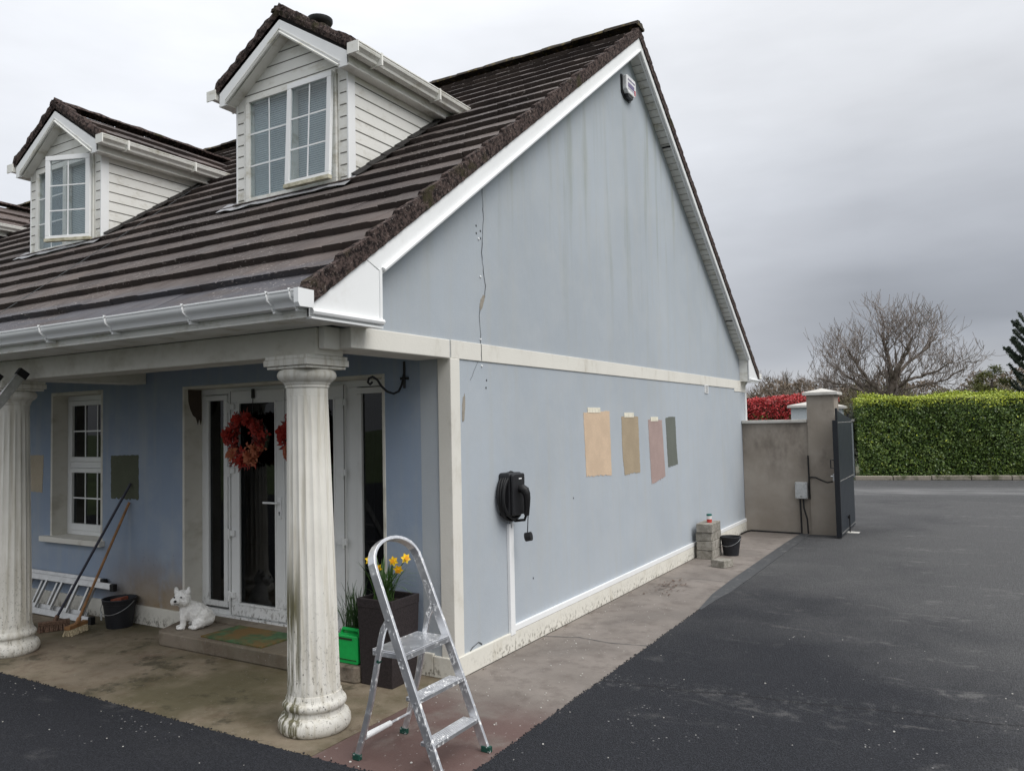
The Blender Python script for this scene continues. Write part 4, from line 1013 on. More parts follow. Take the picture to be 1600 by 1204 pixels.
# planter + daffodils
pl = thing('planter', (-3.75, 4.52, 0), 'tall square dark brown planter holding daffodils beside the stepladder', 'planter')
def taper_box(mb, x0, x1, y0, y1, z0, z1, g_):
    return mb.add([(x0+g_, y0+g_, z0), (x1-g_, y0+g_, z0), (x1-g_, y1-g_, z0), (x0+g_, y1-g_, z0), (x0, y0, z1), (x1, y0, z1), (x1, y1, z1), (x0, y1, z1)],
                  [(0,3,2,1),(0,1,5,4),(1,2,6,5),(2,3,7,6),(3,0,4,7)])
q = MB(); taper_box(q, -3.905, -3.585, 4.35, 4.67, 0, .61, .018); X0, X1, Y0, Y1 = -3.905, -3.585, 4.35, 4.67
for a, b, c_, d_ in ((X0, X1, Y0, Y0+.022), (X0, X1, Y1-.022, Y1), (X0, X0+.022, Y0+.022, Y1-.022), (X1-.022, X1, Y0+.022, Y1-.022)): q.box(a-.001, b+.001, c_-.001, d_+.001, .55, .614)
obj('planter_pot', q, 'planter', pl, fix=True, bevel=.004)
obj('compost', MB().box(-3.885, -3.605, 4.37, 4.65, .50, .565), 'compost', pl)
def blade(q, base, tip, w, sag, n=7):
    base, tip = Vector(base), Vector(tip); d = tip-base; sd_ = Vector((-d.y, d.x, 0)); sd_ = sd_.normalized() if sd_.length > 1e-4 else Vector((1, 0, 0))
    sd_ = (sd_+Vector((.5, .5, 0))*0).normalized(); vs = []
    for i in range(n+1):
        t = i/n; p = base+Vector((d.x*t**1.5, d.y*t**1.5, d.z*t))+Vector((0, 0, sag*math.sin(math.pi*t)))
        ww = w*(1-t**3)*.5+.0006; vs += [p-sd_*ww, p+sd_*ww]
    q.add(vs, [(2*i, 2*i+1, 2*i+3, 2*i+2) for i in range(n)])
daf = thing('daffodils', (-3.76, 4.52, .56), 'clump of yellow daffodils growing in the dark square planter', 'flowers')
rr = random.Random(21); q = MB()
for i in range(70):
    a = rr.uniform(0, 6.283); L = rr.uniform(.05, .26); b = (-3.78+rr.gauss(0, .03), 4.50+rr.gauss(0, .03), .56)
    blade(q, b, (b[0]+math.cos(a)*L, b[1]+math.sin(a)*L, .56+rr.uniform(.18, .34)), .010, rr.uniform(0, .05))
for i in range(9):
    a = rr.uniform(-.8, .8); b = (-3.74, 4.50, .56); blade(q, b, (b[0]+math.cos(a)*.26, b[1]+math.sin(a)*.26, .56+rr.uniform(.10, .26)), .009, .08)
obj('leaves', q, 'daf', daf, fix=False)
heads = [(-3.91, 4.5, .862), (-3.82, 4.48, .812), (-3.70, 4.52, .864), (-3.572, 4.5, .896), (-3.632, 4.49, .815)]
camv = Vector((0, 0, 1.85))
for i, h in enumerate(heads):
    h = Vector(h); b = Vector((-3.76+rr.gauss(0, .03), 4.5, .56)); q = MB().tube([b, (b+h)/2+Vector((0, 0, .03)), h+Vector((0, 0, -.01))], .0035, 5)
    sf_ = obj('flower_stem', q, 'daf', daf)
    ax = Vector(((.7, -.6, .1), (.5, -.8, -.2), (.3, -.9, .1), (.8, -.5, .2), (.4, -.8, -.3))[i]).normalized(); u = ax.orthogonal().normalized(); v = ax.cross(u); q = MB()
    for k in range(6):
        t = 6.283*k/6; d = u*math.cos(t)+v*math.sin(t); s2 = ax.cross(d); q.add([h, h+d*.020-s2*.013+ax*.004, h+d*.040+ax*.002, h+d*.020+s2*.013+ax*.004], [(0, 1, 2, 3)])
    obj('flower_petals', q, 'petal', sf_, fix=False)
    obj('flower_trumpet', MB().tube([h, h+ax*.018, h+ax*.028], [.007, .010, .016], 9), 'trumpet', sf_)
pp_ = thing('plant_pot', (-4.16, 4.62, .118), 'dark terracotta pot of grassy leaves on the doorstep', 'pot plant')
obj('pot', MB().lathe((-4.16, 4.62, .118), [(.085, 0), (.11, .13), (.122, .135), (.122, .16), (.108, .16), (.105, .14)], 24), 'pot', pp_, smooth=True)
q = MB()
for i in range(120):
    a = rr.uniform(0, 6.283); L = abs(rr.gauss(.10, .06)); b = (-4.16+rr.gauss(0, .04), 4.62+rr.gauss(0, .04), .25)
    blade(q, b, (b[0]+math.cos(a)*L, b[1]+math.sin(a)*L, .25+rr.uniform(.12, .42)), .007, rr.uniform(0, .05))
obj('grassy_leaves', q, 'potleaf', pp_, fix=False)
o = obj('plastic_cup', MB().lathe((-3.99, 4.52, .119), [(.03, 0), (.042, .16), (.045, .165), (.040, .165), (.036, .12)], 20), 'cup', smooth=True); tag(o, 'small cream plastic cup behind the green can on the doorstep', 'cup')
jc = thing('plastic_can', (-4.06, 4.43, .118), 'bright green plastic jerrycan standing on the doorstep', 'jerrycan')
q = MB().prism([(-4.20, .12), (-3.935, .12), (-3.925, .13), (-3.925, .315), (-3.935, .325), (-4.03, .325), (-4.14, .325), (-4.20, .27)], 1, 4.375, 4.50)
obj('can_body', q, 'jerry', jc, bevel=.012)
obj('can_handle', MB().tube([(-4.135, 4.437, .318), (-4.12, 4.437, .352), (-3.97, 4.437, .352), (-3.945, 4.437, .318)], .013, 8), 'jerry', jc, smooth=True)
obj('can_groove', MB().box(-4.19, -3.94, 4.371, 4.374, .147, .153).box(-4.12, -3.98, 4.371, 4.3745, .292, .306), 'hedgecore', jc)
o = obj('doormat', MB().prism([(-5.66, 4.375), (-4.92, 4.365), (-4.91, 4.79), (-5.65, 4.80)], 2, .1195, .131), 'mat'); tag(o, 'worn green and brown doormat on the doorstep', 'doormat')

# dog statue: one continuous voxel-remeshed body
def dog():
    t = thing('dog_statue', (-5.97, 4.57, .119), 'white painted statue of a sitting terrier on the doorstep', 'dog statue')
    q = MB(); hd = Vector((.42, -.90, 0)).normalized()     # chest faces the camera side
    bd = Vector((.62, .78, 0)).normalized()                 # body stretches back along here
    O = Vector((-6.035, 4.50, .119)); sd_ = Vector((-bd.y, bd.x, 0))
    def B(a, s, z, r): 
        p = O+bd*a+sd_*s; p.z = O.z+z; q.ball(p, r, 16, 10)
    B(.02, 0, .14, (.066, .064, .080)); B(.025, 0, .19, (.060, .058, .062)); B(.06, 0, .155, (.076, .074, .080)); B(.10, 0, .125, (.092, .088, .092)); B(.14, 0, .098, (.098, .094, .086)); B(.165, 0, .070, (.088, .086, .066))
    B(.12, -.058, .05, (.066, .060, .050)); B(.12, .058, .05, (.066, .06, .050)); B(.07, -.078, .018, (.055, .03, .018)); B(.07, .074, .018, (.055, .03, .018))
    for s in (-.036, .036):
        for z in (.11, .085, .06, .04): B(-.012, s, z, (.026, .025, .03))
        B(-.018, s, .02, (.027, .025, .024)); B(-.045, s, .014, (.030, .022, .014))
    B(-.005, 0, .225, (.058, .058, .048)); B(-.015, 0, .265, (.072, .068, .062)); B(-.018, 0, .290, (.064, .062, .046))
    H = Vector((-6.040, 4.480, .119+.272)); rt = Vector((-hd.y, hd.x, 0))
    def Hh(f, s, z, r): p = H+hd*f*1.25+rt*s*1.34; p.z = H.z+z*1.15; q.ball(p, tuple(v*1.30 for v in r), 12, 8)
    Hh(.045, 0, -.012, (.034, .034, .026)); Hh(.066, 0, -.018, (.024, .024, .020)); Hh(.03, .035, -.025, (.03, .03, .028)); Hh(.03, -.035, -.025, (.03, .03, .028)); Hh(.045, 0, -.035, (.024, .024, .016))
    for s in (-1, 1):
        for k in range(3): Hh(-.004, s*(.040+.002*k), .040+.012*k, (.021-.004*k, .017-.003*k, .014))
    b = obj('dog_body', q, 'dog', t, smooth=True, fix=True)
    m_ = b.modifiers.new('remesh', 'REMESH'); m_.mode = 'VOXEL'; m_.voxel_size = .0055; m_.use_smooth_shade = True
    m2 = b.modifiers.new('smooth', 'SMOOTH'); m2.iterations = 3; m2.factor = .5
    tx = bpy.data.textures.new('fur', 'CLOUDS'); tx.noise_scale = .014
    m3 = b.modifiers.new('fur', 'DISPLACE'); m3.texture = tx; m3.strength = .013; m3.mid_level = .5; m3.texture_coords = 'LOCAL'
    def P(f, s, z): p = H+hd*f*1.32+rt*s*1.3; return (p.x, p.y, H.z+z*1.15)
    obj('dog_nose', MB().ball(P(.090, 0, -.008), (.0135, .012, .010), 12, 8), 'dogblack', t, smooth=True)
    obj('dog_eye', MB().ball(P(.058, .024, .014), .0075, 10, 7), 'dogblack', t, smooth=True); obj('dog_eye', MB().ball(P(.058, -.024, .014), .0075, 10, 7), 'dogblack', t, smooth=True)
    obj('dog_mouth', MB().tube([P(.070, -.016, -.038), P(.084, -.006, -.030), P(.087, 0, -.032), P(.084, .006, -.030), P(.070, .016, -.038)], .0026, 6), 'dogblack', t)
dog()
# buckets
def bucket(x, y, r0, r1, h, label, sag, face):
    t = thing('bucket', (x, y, 0), label, 'bucket')
    obj('bucket_body', MB().lathe((x, y, 0), [(0.001, .004), (r0*.95, .004), (r0, .0), (r0+(r1-r0)*.82, h*.82), (r0+(r1-r0)*.83+.006, h*.83), (r1+.003, h-.012), (r1+.008, h-.006), (r1+.006, h), (r1-.006, h), (r1-.010, h-.02), (r0-.004, .012), (.001, .012)], 36, cap=False), 'bucket', t, smooth=True)
    pts = []
    for i in range(17):
        a = math.pi*i/16; q_ = Vector((math.cos(a)*(r1+.010), -math.sin(a)*(r1+.012), h-.02-sag*math.sin(a)))
        c_, s_ = math.cos(face), math.sin(face); pts.append((x+q_.x*c_-q_.y*s_, y+q_.x*s_+q_.y*c_, q_.z))
    obj('bucket_handle', MB().tube(pts, .0032, 6), 'steelwire', t)
    return t
b1 = bucket(-7.10, 4.58, .115, .150, .27, 'black bucket with rubble beside the brooms under the porch window', .11, .3)
obj('bucket_label', MB().prism([(-7.185, .08), (-7.165, .08), (-7.165, .16), (-7.185, .16)], 1, 4.440, 4.446), 'box', b1)
o = obj('broken_brick', MB().obox((-7.10, 4.58, .235), (1, .3, .2), (-.3, 1, 0), (-.2, 0, 1), .06, .05, .035), 'brick', bevel=.006); tag(o, 'red brick piece lying in the black bucket near the brooms', 'brick')
bucket(-2.92, 10.76, .10, .135, .255, 'black bucket standing beside the stack of concrete blocks', .10, -.2)
# brooms
def broom(hx, hy, tx_, ty, tz, mat, label, hmat, bmat, ang):
    t = thing('broom', (hx, hy, 0), label, 'broom')
    a = Vector((hx, hy, .075)); b = Vector((tx_, ty, tz)); m1 = a+(b-a)*.45
    h1 = obj('broom_handle', MB().tube([a, m1, b], .0125, 9), mat, t, smooth=True)
    u = Vector((math.cos(ang), math.sin(ang), 0)); v = Vector((-u.y, u.x, 0))
    obj('broom_head', MB().obox((hx, hy, .075), u, v, (0, 0, 1), .13, .028, .018).tube([a, a+(b-a).normalized()*.07], .021, 8), hmat, t, bevel=.005)
    q = MB(); r_ = random.Random(int(hx*100))
    for i in range(17):
        for j in range(4):
            p = Vector((hx, hy, 0))+u*(-.12+.24*i/16)+v*(-.02+.04*j/3); tip = p+u*r_.uniform(-.012, .012)+v*((j-1.5)*.012+r_.uniform(-.01, .01)); q.tube([(p.x, p.y, .058), (tip.x, tip.y, .002)], [.0065, .009], 5)
    obj('broom_bristles', q, bmat, t)
broom(-7.53, 4.20, -7.15, 4.722, 1.345, 'bluewood', 'long dark handled broom leaning on the porch wall, the taller one', 'bristle', 'bristle', 1.1)
broom(-7.235, 4.24, -7.17, 4.722, 1.16, 'wood', 'wooden broom with pale head leaning on the porch wall, the shorter one', 'wood', 'bristle2', 2.0)
# ladders
def stile(q, a, b, w, t, upv): return q.beam(a, b, w, t, upv)
lt = thing('ladder', (-8.8, 4.6, 0), 'aluminium extension ladder lying on its side against the porch wall', 'ladder')
for sec, (x0, x1, y_b, y_t, zb, zt) in enumerate(((-10.6, -7.45, 4.50, 4.655, .035, .335), (-10.75, -7.58, 4.555, 4.70, .06, .36))):
    q = MB().beam((x0, y_b, zb), (x1, y_b, zb), .026, .062, (0, .4, 1)); obj('ladder_stile', q, 'alu2', lt, bevel=.004)
    q = MB().beam((x0, y_t, zt), (x1+.10*(1-sec), y_t, zt), .026, .062, (0, .4, 1)); obj('ladder_stile', q, 'alu2', lt, bevel=.004)
    x = x1-.16
    while x > x0:
        obj('ladder_rung', MB().beam((x, y_b, zb), (x, y_t, zt), .028, .028, (1, 0, 0)), 'alu2', lt, bevel=.004); x -= .28
    obj('ladder_foot', MB().box(x1+.10*(1-sec), x1+.10*(1-sec)+.06, y_t-.022, y_t+.022, zt-.04, zt+.03), 'rubber', lt, bevel=.004)
obj('ladder_foot', MB().box(-7.449, -7.40, 4.478, 4.522, .0, .07), 'rubber', lt)
lu = thing('ladder', (-6.8, 2.1, 0.016), 'aluminium ladder propped up against the porch beam above the far column', 'ladder')
for x in (-6.60, -7.0):
    s_ = obj('ladder_stile', MB().beam((x, 1.75, .06), (x, 3.40, 2.32), .075, .028, (1, 0, 0)), 'alu2', lu, bevel=.004)
    obj('end_cap', MB().beam((x, 3.395, 2.31), (x, 3.43, 2.36), .085, .036, (1, 0, 0)), 'rubber', s_)
    obj('ladder_foot', MB().beam((x, 1.72, .018), (x, 1.76, .07), .085, .036, (1, 0, 0)), 'rubber', s_)
k = .12
while k < .97:
    obj('ladder_rung', MB().beam((-6.985, 1.75+1.65*k, .06+2.26*k), (-6.615, 1.75+1.65*k, .06+2.26*k), .03, .03), 'alu2', lu); k += .11

# ================================================================== step ladder (foreground)
sl_t = thing('stepladder', (-2.75, 3.58, 0), 'paint splashed aluminium stepladder standing open by the porch column', 'stepladder')
def SX(z): return -2.452-.430*z
yR, yL = 3.795, 3.365
def ribbon3(q, pts, wdir, w, t):
    """flat section stile following pts; wdir(i) across-width direction"""
    n = len(pts); pts = [Vector(p) for p in pts]; rings = []
    for i, p in enumerate(pts):
        d = (pts[min(i+1, n-1)]-pts[max(i-1, 0)]).normalized(); wv = Vector(wdir).normalized(); wv = (wv-d*wv.dot(d)).normalized(); tv = d.cross(wv)
        rings.append([p+wv*w/2+tv*t/2, p+wv*w/2-tv*t/2, p-wv*w/2-tv*t/2, p-wv*w/2+tv*t/2])
    vs = [v for r_ in rings for v in r_]
    q.add(vs, [(4*i+k, 4*i+(k+1) % 4, 4*i+4+(k+1) % 4, 4*i+4+k) for i in range(n-1) for k in range(4)]+[(0, 1, 2, 3), (4*n-4, 4*n-3, 4*n-2, 4*n-1)])
    return q
pts = [(SX(.02), yL, .02), (SX(.5), yL, .5), (SX(1.03), yL+.01, 1.03)]
for i in range(1, 14):
    t = math.pi*i/14; z = 1.03+.165*math.sin(t)**.75; yy = (yL+yR)/2-(yR-yL-.02)/2*math.cos(t); pts.append((SX(z), yy, z))
pts += [(SX(1.03), yR-.01, 1.03), (SX(.5), yR, .5), (SX(.02), yR, .02)]
obj('front_frame', ribbon3(MB(), pts, (1, 0, .43), .052, .020), 'alu', sl_t, bevel=.003)
for zz, wx in ((.165, .085), (.385, .085)):
    q = MB().box(SX(zz)-.075, SX(zz)+.020, yL+.011, yR-.011, zz-.012, zz+.012)
    tr_ = obj('tread', q, 'alu', sl_t, bevel=.003)
    g_ = MB()
    for i in range(6): g_.box(SX(zz)-.068+.014*i, SX(zz)-.063+.014*i, yL+.02, yR-.02, zz+.012, zz+.0145)
    obj('tread_ridge', g_, 'alu', tr_)
zp = .620
q = MB().box(SX(zp)-.205, SX(zp)+.028, yL+.012, yR-.012, zp-.004, zp+.004)
for a, b, c_, d_ in ((SX(zp)-.205, SX(zp)+.028, yL+.012, yL+.018), (SX(zp)-.205, SX(zp)+.028, yR-.018, yR-.012), (SX(zp)-.205, SX(zp)-.199, yL+.018, yR-.018), (SX(zp)+.022, SX(zp)+.028, yL+.018, yR-.018)): q.box(a, b, c_, d_, zp-.034, zp-.0041)
pf = obj('platform', q, 'alu', sl_t, bevel=.003)
for s, y in ((-1, yL+.006), (1, yR-.006)):
    z1 = .80; pts = [(-3.035, y, .02), (-2.985, y, .16), (-2.93, y, .34), (-2.89, y, .52), (-2.868, y, .62), (-2.855, y, .68), (-2.838, y, .735), (-2.812, y, .775), (SX(z1)-.0, y, z1)]
    lg = obj('rear_leg', ribbon3(MB(), pts, (1, 0, .3), .034, .018), 'alu', sl_t, bevel=.003)
    obj('rubber_foot', MB().box(-3.062, -3.012, y-.014, y+.014, .0, .035), 'greenplastic', lg, bevel=.004)
    obj('front_foot', MB().box(SX(0)-.03, SX(0)+.03, (yL if s < 0 else yR)-.015, (yL if s < 0 else yR)+.015, .0, .034), 'greenplastic', sl_t, bevel=.004)
    obj('green_rivet', MB().tube([(-2.872, y-.011*1, .56), (-2.872, y+.011, .56)], .011, 8), 'greenplastic', lg)
    q = MB()
    for zz in (.165, .385, .60, .80): q.tube([(SX(zz)+.0, y-.018, zz-.01), (SX(zz)+.0, y+.018, zz-.01)], .006, 8)
    obj('rivets', q, 'steelwire', sl_t)
obj('cross_bar', MB().tube([(-3.0, yL+.012, .125), (-3.0, yR-.012, .125)], .008, 8), 'alu', sl_t)
obj('plastic_sleeve', MB().tube([(-3.0, yL+.03, .125), (-3.0, yL+.25, .125)], [.019, .016], 12), 'upvc', sl_t, smooth=True)

# ================================================================== blocks, tin
def blockmesh(L, W, H, seed):
    q = MB().box(-W/2, W/2, -L/2, L/2, 0, H); return q
for i, (z, dx, dy, rz, lab) in enumerate(((0., 0, 0, 0, 'lowest grey concrete block of the stack against the gable'), (.117, .004, -.01, .02, 'second grey concrete block from the ground in the stack'), (.234, -.003, .008, -.015, 'third grey concrete block from the ground in the stack'), (.351, .006, -.012, .03, 'topmost block of the stack, buff coloured, under the small tin'))):
    t = obj('concrete_block', blockmesh(.44, .215, .112, i), 'block', local=True, bevel=.005); t.location = (-3.155+dx, 10.53+dy, z+.0005); t.rotation_euler = (0, 0, rz)
    tag(t, lab, 'concrete block', 'concrete blocks stacked against the gable')
t = obj('concrete_block', blockmesh(.20, .205, .09, 9), 'block', local=True, bevel=.007); t.location = (-2.80, 9.88, .0005); t.rotation_euler = (0, 0, 1.25)
tag(t, 'broken half block lying alone on the path in front of the stack', 'concrete block')
tn = thing('paint_tin', (-3.13, 10.50, .464), 'small red and white tin with green lid on the top concrete block', 'tin')
obj('tin_body', MB().lathe((-3.13, 10.50, .464), [(.034, 0), (.034, .045)], 20), 'tinred', tn, smooth=True)
obj('tin_label', MB().lathe((-3.13, 10.50, .464), [(.034, .0452), (.0345, .09)], 20), 'tinwhite', tn, smooth=True)
obj('tin_lid', MB().lathe((-3.13, 10.50, .464), [(.034, .0902), (.036, .092), (.036, .112), (.030, .114)], 20), 'tingreen', tn, smooth=True)

# ================================================================== wing wall, pillar, gate
gw = thing('garden_wall', (-2.8, 13.25, 0), 'short grey plastered wall between the gable and the gate pillar', 'wall')
obj('wall_panel', MB().box(-3.315, -2.285, 13.16, 13.36, -.05, 1.770), 'plaster', gw)
obj('wall_coping', MB().box(-3.315, -2.287, 13.12, 13.40, 1.771, 1.822), 'coping', gw, bevel=.008)
gpil = thing('gate_pillar', (-2.05, 13.35, 0), 'tall grey plastered gate pillar with pale pyramid cap', 'pillar')
obj('pillar_shaft', MB().box(-2.280, -1.865, 13.12, 13.56, -.05, 2.20), 'plaster', gpil, bevel=.008)
q = MB().box(-2.335, -1.81, 13.07, 13.61, 2.201, 2.248)
q.add([(-2.335, 13.07, 2.2485), (-1.81, 13.07, 2.2485), (-1.81, 13.61, 2.2485), (-2.335, 13.61, 2.2485), (-2.0725, 13.34, 2.315)], [(0, 1, 4), (1, 2, 4), (2, 3, 4), (3, 0, 4), (3, 2, 1, 0)])
obj('pillar_cap', q, 'coping', gpil, bevel=.005)
gt = thing('gate', (-1.80, 13.7, 0), 'tall dark blue boarded gate leaf standing open at the pillar', 'gate')
ya, yb = 12.72, 14.35
def gz(y): t = (y-ya)/(yb-ya); return 1.965-.155*(t**.8)
q = MB(); n = 11
for i in range(n):
    y0 = ya+.03+(yb-ya-.06)*i/n+.005; y1 = ya+.03+(yb-ya-.06)*(i+1)/n-.005
    q.prism([(y0, .045), (y1, .045), (y1, gz(y1)), (y0, gz(y0))], 0, -1.795, -1.775)
obj('gate_boards', q, 'gate', gt, bevel=.003)
q = MB().box(-1.845, -1.770, ya-.03, ya+.028, .035, 1.80).box(-1.80, -1.769, ya-.028, ya+.026, 1.801, 1.985).box(-1.84, -1.797, yb-.05, yb, .045, 1.80)
for z in (.10, .90, 1.72): q.box(-1.838, -1.796, ya+.029, yb-.051, z-.03, z+.03)
obj('gate_frame', q, 'gateedge', gt, bevel=.003)
q = MB()
for z in (.085, .875, 1.765):
    for i in range(30): y = ya+.05+(yb-ya-.1)*i/29; q.ball((-1.7745, y, z), (.003, .008, .008), 6, 4)
s_ = obj('gate_screws', q, 'coping', gt)
obj('gate_handle', MB().tube([(-1.845, ya-.03, 1.20), (-1.885, ya-.05, 1.20), (-1.885, ya-.05, 1.08), (-1.845, ya-.03, 1.08)], .010, 6), 'iron', gt)
obj('gate_lock', MB().box(-1.865, -1.846, ya-.02, ya+.02, .88, .99).tube([(-1.866, ya, .95), (-1.90, ya-.01, .95)], .014, 8), 'steelwire', gt, bevel=.002)
obj('drop_bolt', MB().tube([(-1.752, 13.45, .0), (-1.752, 13.45, .30)], .009, 7).box(-1.774, -1.742, 13.43, 13.47, .24, .28), 'iron', gt)
obj('gate_finial', MB().tube([(-1.80, 14.1, 1.82), (-1.80, 14.1, 1.90)], .02, 8), 'iron', gt)
o = obj('bolt_plate', MB().box(-1.84, -1.62, 13.38, 13.55, .015, .022), 'coping'); tag(o, 'small pale cement patch on the tarmac under the gate', 'cement patch')
mb_ = thing('gate_control_box', (-2.40, 13.16, .5), 'grey plastic gate control box on the plastered wall', 'control box')
obj('box_body', MB().box(-2.492, -2.305, 13.055, 13.159, .565, .825), 'box', mb_, bevel=.008)
obj('box_lid', MB().box(-2.488, -2.309, 13.043, 13.0545, .570, .820), 'box', mb_, bevel=.005)
q = MB()
for x in (-2.475, -2.322):
    for z in (.583, .807): q.tube([(x, 13.043, z), (x, 13.0405, z)], .007, 8)
q.box(-2.415, -2.385, 13.0405, 13.0425, .598, .608); obj('box_screw', q, 'gap', mb_)
cb = thing('black_cables', (-2.4, 13.1, 0), 'black cables from the control box to the gate and along the wall foot', 'cables')
q = MB().tube([(-2.43, 13.11, .57), (-2.425, 13.10, .45), (-2.42, 13.10, .1), (-2.42, 13.10, .01)], .014, 7)
q2 = MB().tube([(-2.38, 13.11, .57), (-2.37, 13.08, .42), (-2.325, 13.07, .25), (-2.315, 13.07, .02)], .013, 7)
q3 = MB().tube([(-2.284, 13.10, 1.25), (-2.281, 13.10, .9), (-2.279, 13.10, .56)], .012, 7)
q4 = MB().tube([(-2.27, 13.10, .905), (-2.18, 13.08, .905), (-2.08, 13.05, .86), (-1.99, 12.98, .835), (-1.90, 12.86, .86)], .012, 7)
q5 = MB().tube([(-2.42, 13.11, .012), (-2.8, 13.13, .012), (-3.22, 13.14, .016), (-3.27, 13.0, .014), (-3.275, 12.7, .014)], .012, 7)
for z_ in (q, q2, q3, q4, q5): obj('cable', z_, 'rubber', cb, smooth=True)

# ================================================================== neighbour wall and kerbs
nw = thing('neighbour_wall', (-4.0, 25.6, 0), 'pale painted wall with coping across the road behind the gate pillar', 'wall')
obj('wall_panel', MB().box(-3.95, -3.13, 25.55, 25.75, 0, 1.69), 'paleblue', nw)
obj('wall_coping', MB().box(-3.99, -3.07, 25.50, 25.80, 1.70, 1.77), 'coping', nw, bevel=.01)
for x0, x1, z, lab in ((-4.84, -3.96, 2.16, 'pale blue gate pier with white cap in front of the red hedge'), (-3.94, -3.36, 2.10, 'pale gate pier mostly hidden behind the grey gate pillar')):
    t = thing('gate_pier', ((x0+x1)/2, 25.6, 0), lab, 'gate pier', 'pale gate piers across the road')
    obj('pier_shaft', MB().box(x0, x1, 25.2, 25.49, 0, z), 'paleblue', t)
    q = MB().box(x0-.09, x1+.09, 25.1, 25.6, z+.001, z+.07); xm = (x0+x1)/2
    q.add([(x0-.09, 25.1, z+.0705), (x1+.09, 25.1, z+.0705), (x1+.09, 25.6, z+.0705), (x0-.09, 25.6, z+.0705), (xm, 25.35, z+.17)], [(0, 1, 4), (1, 2, 4), (2, 3, 4), (3, 0, 4), (3, 2, 1, 0)])
    obj('pier_cap', q, 'coping', t)
ORD = ['', 'second', 'third', 'fourth', 'fifth', 'sixth', 'seventh', 'eighth', 'ninth', 'tenth', 'eleventh', 'twelfth', 'thirteenth']
rr = random.Random(31); x = -3.0; kerb0 = None; idx = 0
def ky(x): return 24.62+.257*(x+3.0)
while x < 8:
    L = 1.0
    if kerb0 is None:
        q = MB().prism([(0, 0), (L-.02, 0), (L-.02, .15), (0, .15)], 2, 0, .135); kerb0 = obj('kerb_stone', q, 'kerb', local=True, bevel=.02); k_ = kerb0
    else:
        k_ = kerb0.copy(); C.objects.link(k_)
    k_.location = (x, ky(x)+rr.uniform(-.01, .01), rr.uniform(-.006, .008)); k_.rotation_euler = (rr.uniform(-.02, .02), 0, math.atan(.257))
    tag(k_, ('leftmost' if idx == 0 else ORD[idx])+' weathered kerb stone'+('' if idx == 0 else ' from the left')+' in the row below the green hedge', 'kerb stone', 'kerb stones below the hedge'); x += L*math.cos(math.atan(.257)); idx += 1

# ================================================================== vegetation
def leaves_mesh(name, P, N, size, mat, parent=None, seed=0, aspect=.55, jit=.9, szvar=.4):
    """P: n x 3 centres, N: n x 3 preferred normals; builds n leaf-sized quads in one mesh"""
    g_ = np.random.default_rng(seed); n = len(P)
    N = N+g_.normal(0, jit, (n, 3)); N /= np.linalg.norm(N, axis=1, keepdims=True)+1e-9
    T = g_.normal(0, 1, (n, 3)); T -= N*(T*N).sum(1, keepdims=True); T /= np.linalg.norm(T, axis=1, keepdims=True)+1e-9
    B = np.cross(N, T); s = size*(1+g_.uniform(-szvar, szvar, (n, 1)))
    off = origin(parent); P = P-np.array(off)
    V = np.stack([P-T*s*.5, P+B*s*aspect*.5+N*s*.08, P+T*s*.5, P-B*s*aspect*.5+N*s*.08], 1).reshape(-1, 3)
    me = bpy.data.meshes.new(name); me.vertices.add(4*n); me.vertices.foreach_set('co', V.ravel().astype(np.float32))
    me.loops.add(4*n); me.loops.foreach_set('vertex_index', np.arange(4*n, dtype=np.int32))
    me.polygons.add(n); me.polygons.foreach_set('loop_start', np.arange(0, 4*n, 4, dtype=np.int32)); me.polygons.foreach_set('loop_total', np.full(n, 4, dtype=np.int32))
    me.update(calc_edges=True); me.validate(); me.materials.append(M[mat])
    o = bpy.data.objects.new(name, me); C.objects.link(o); o.parent = parent; return o
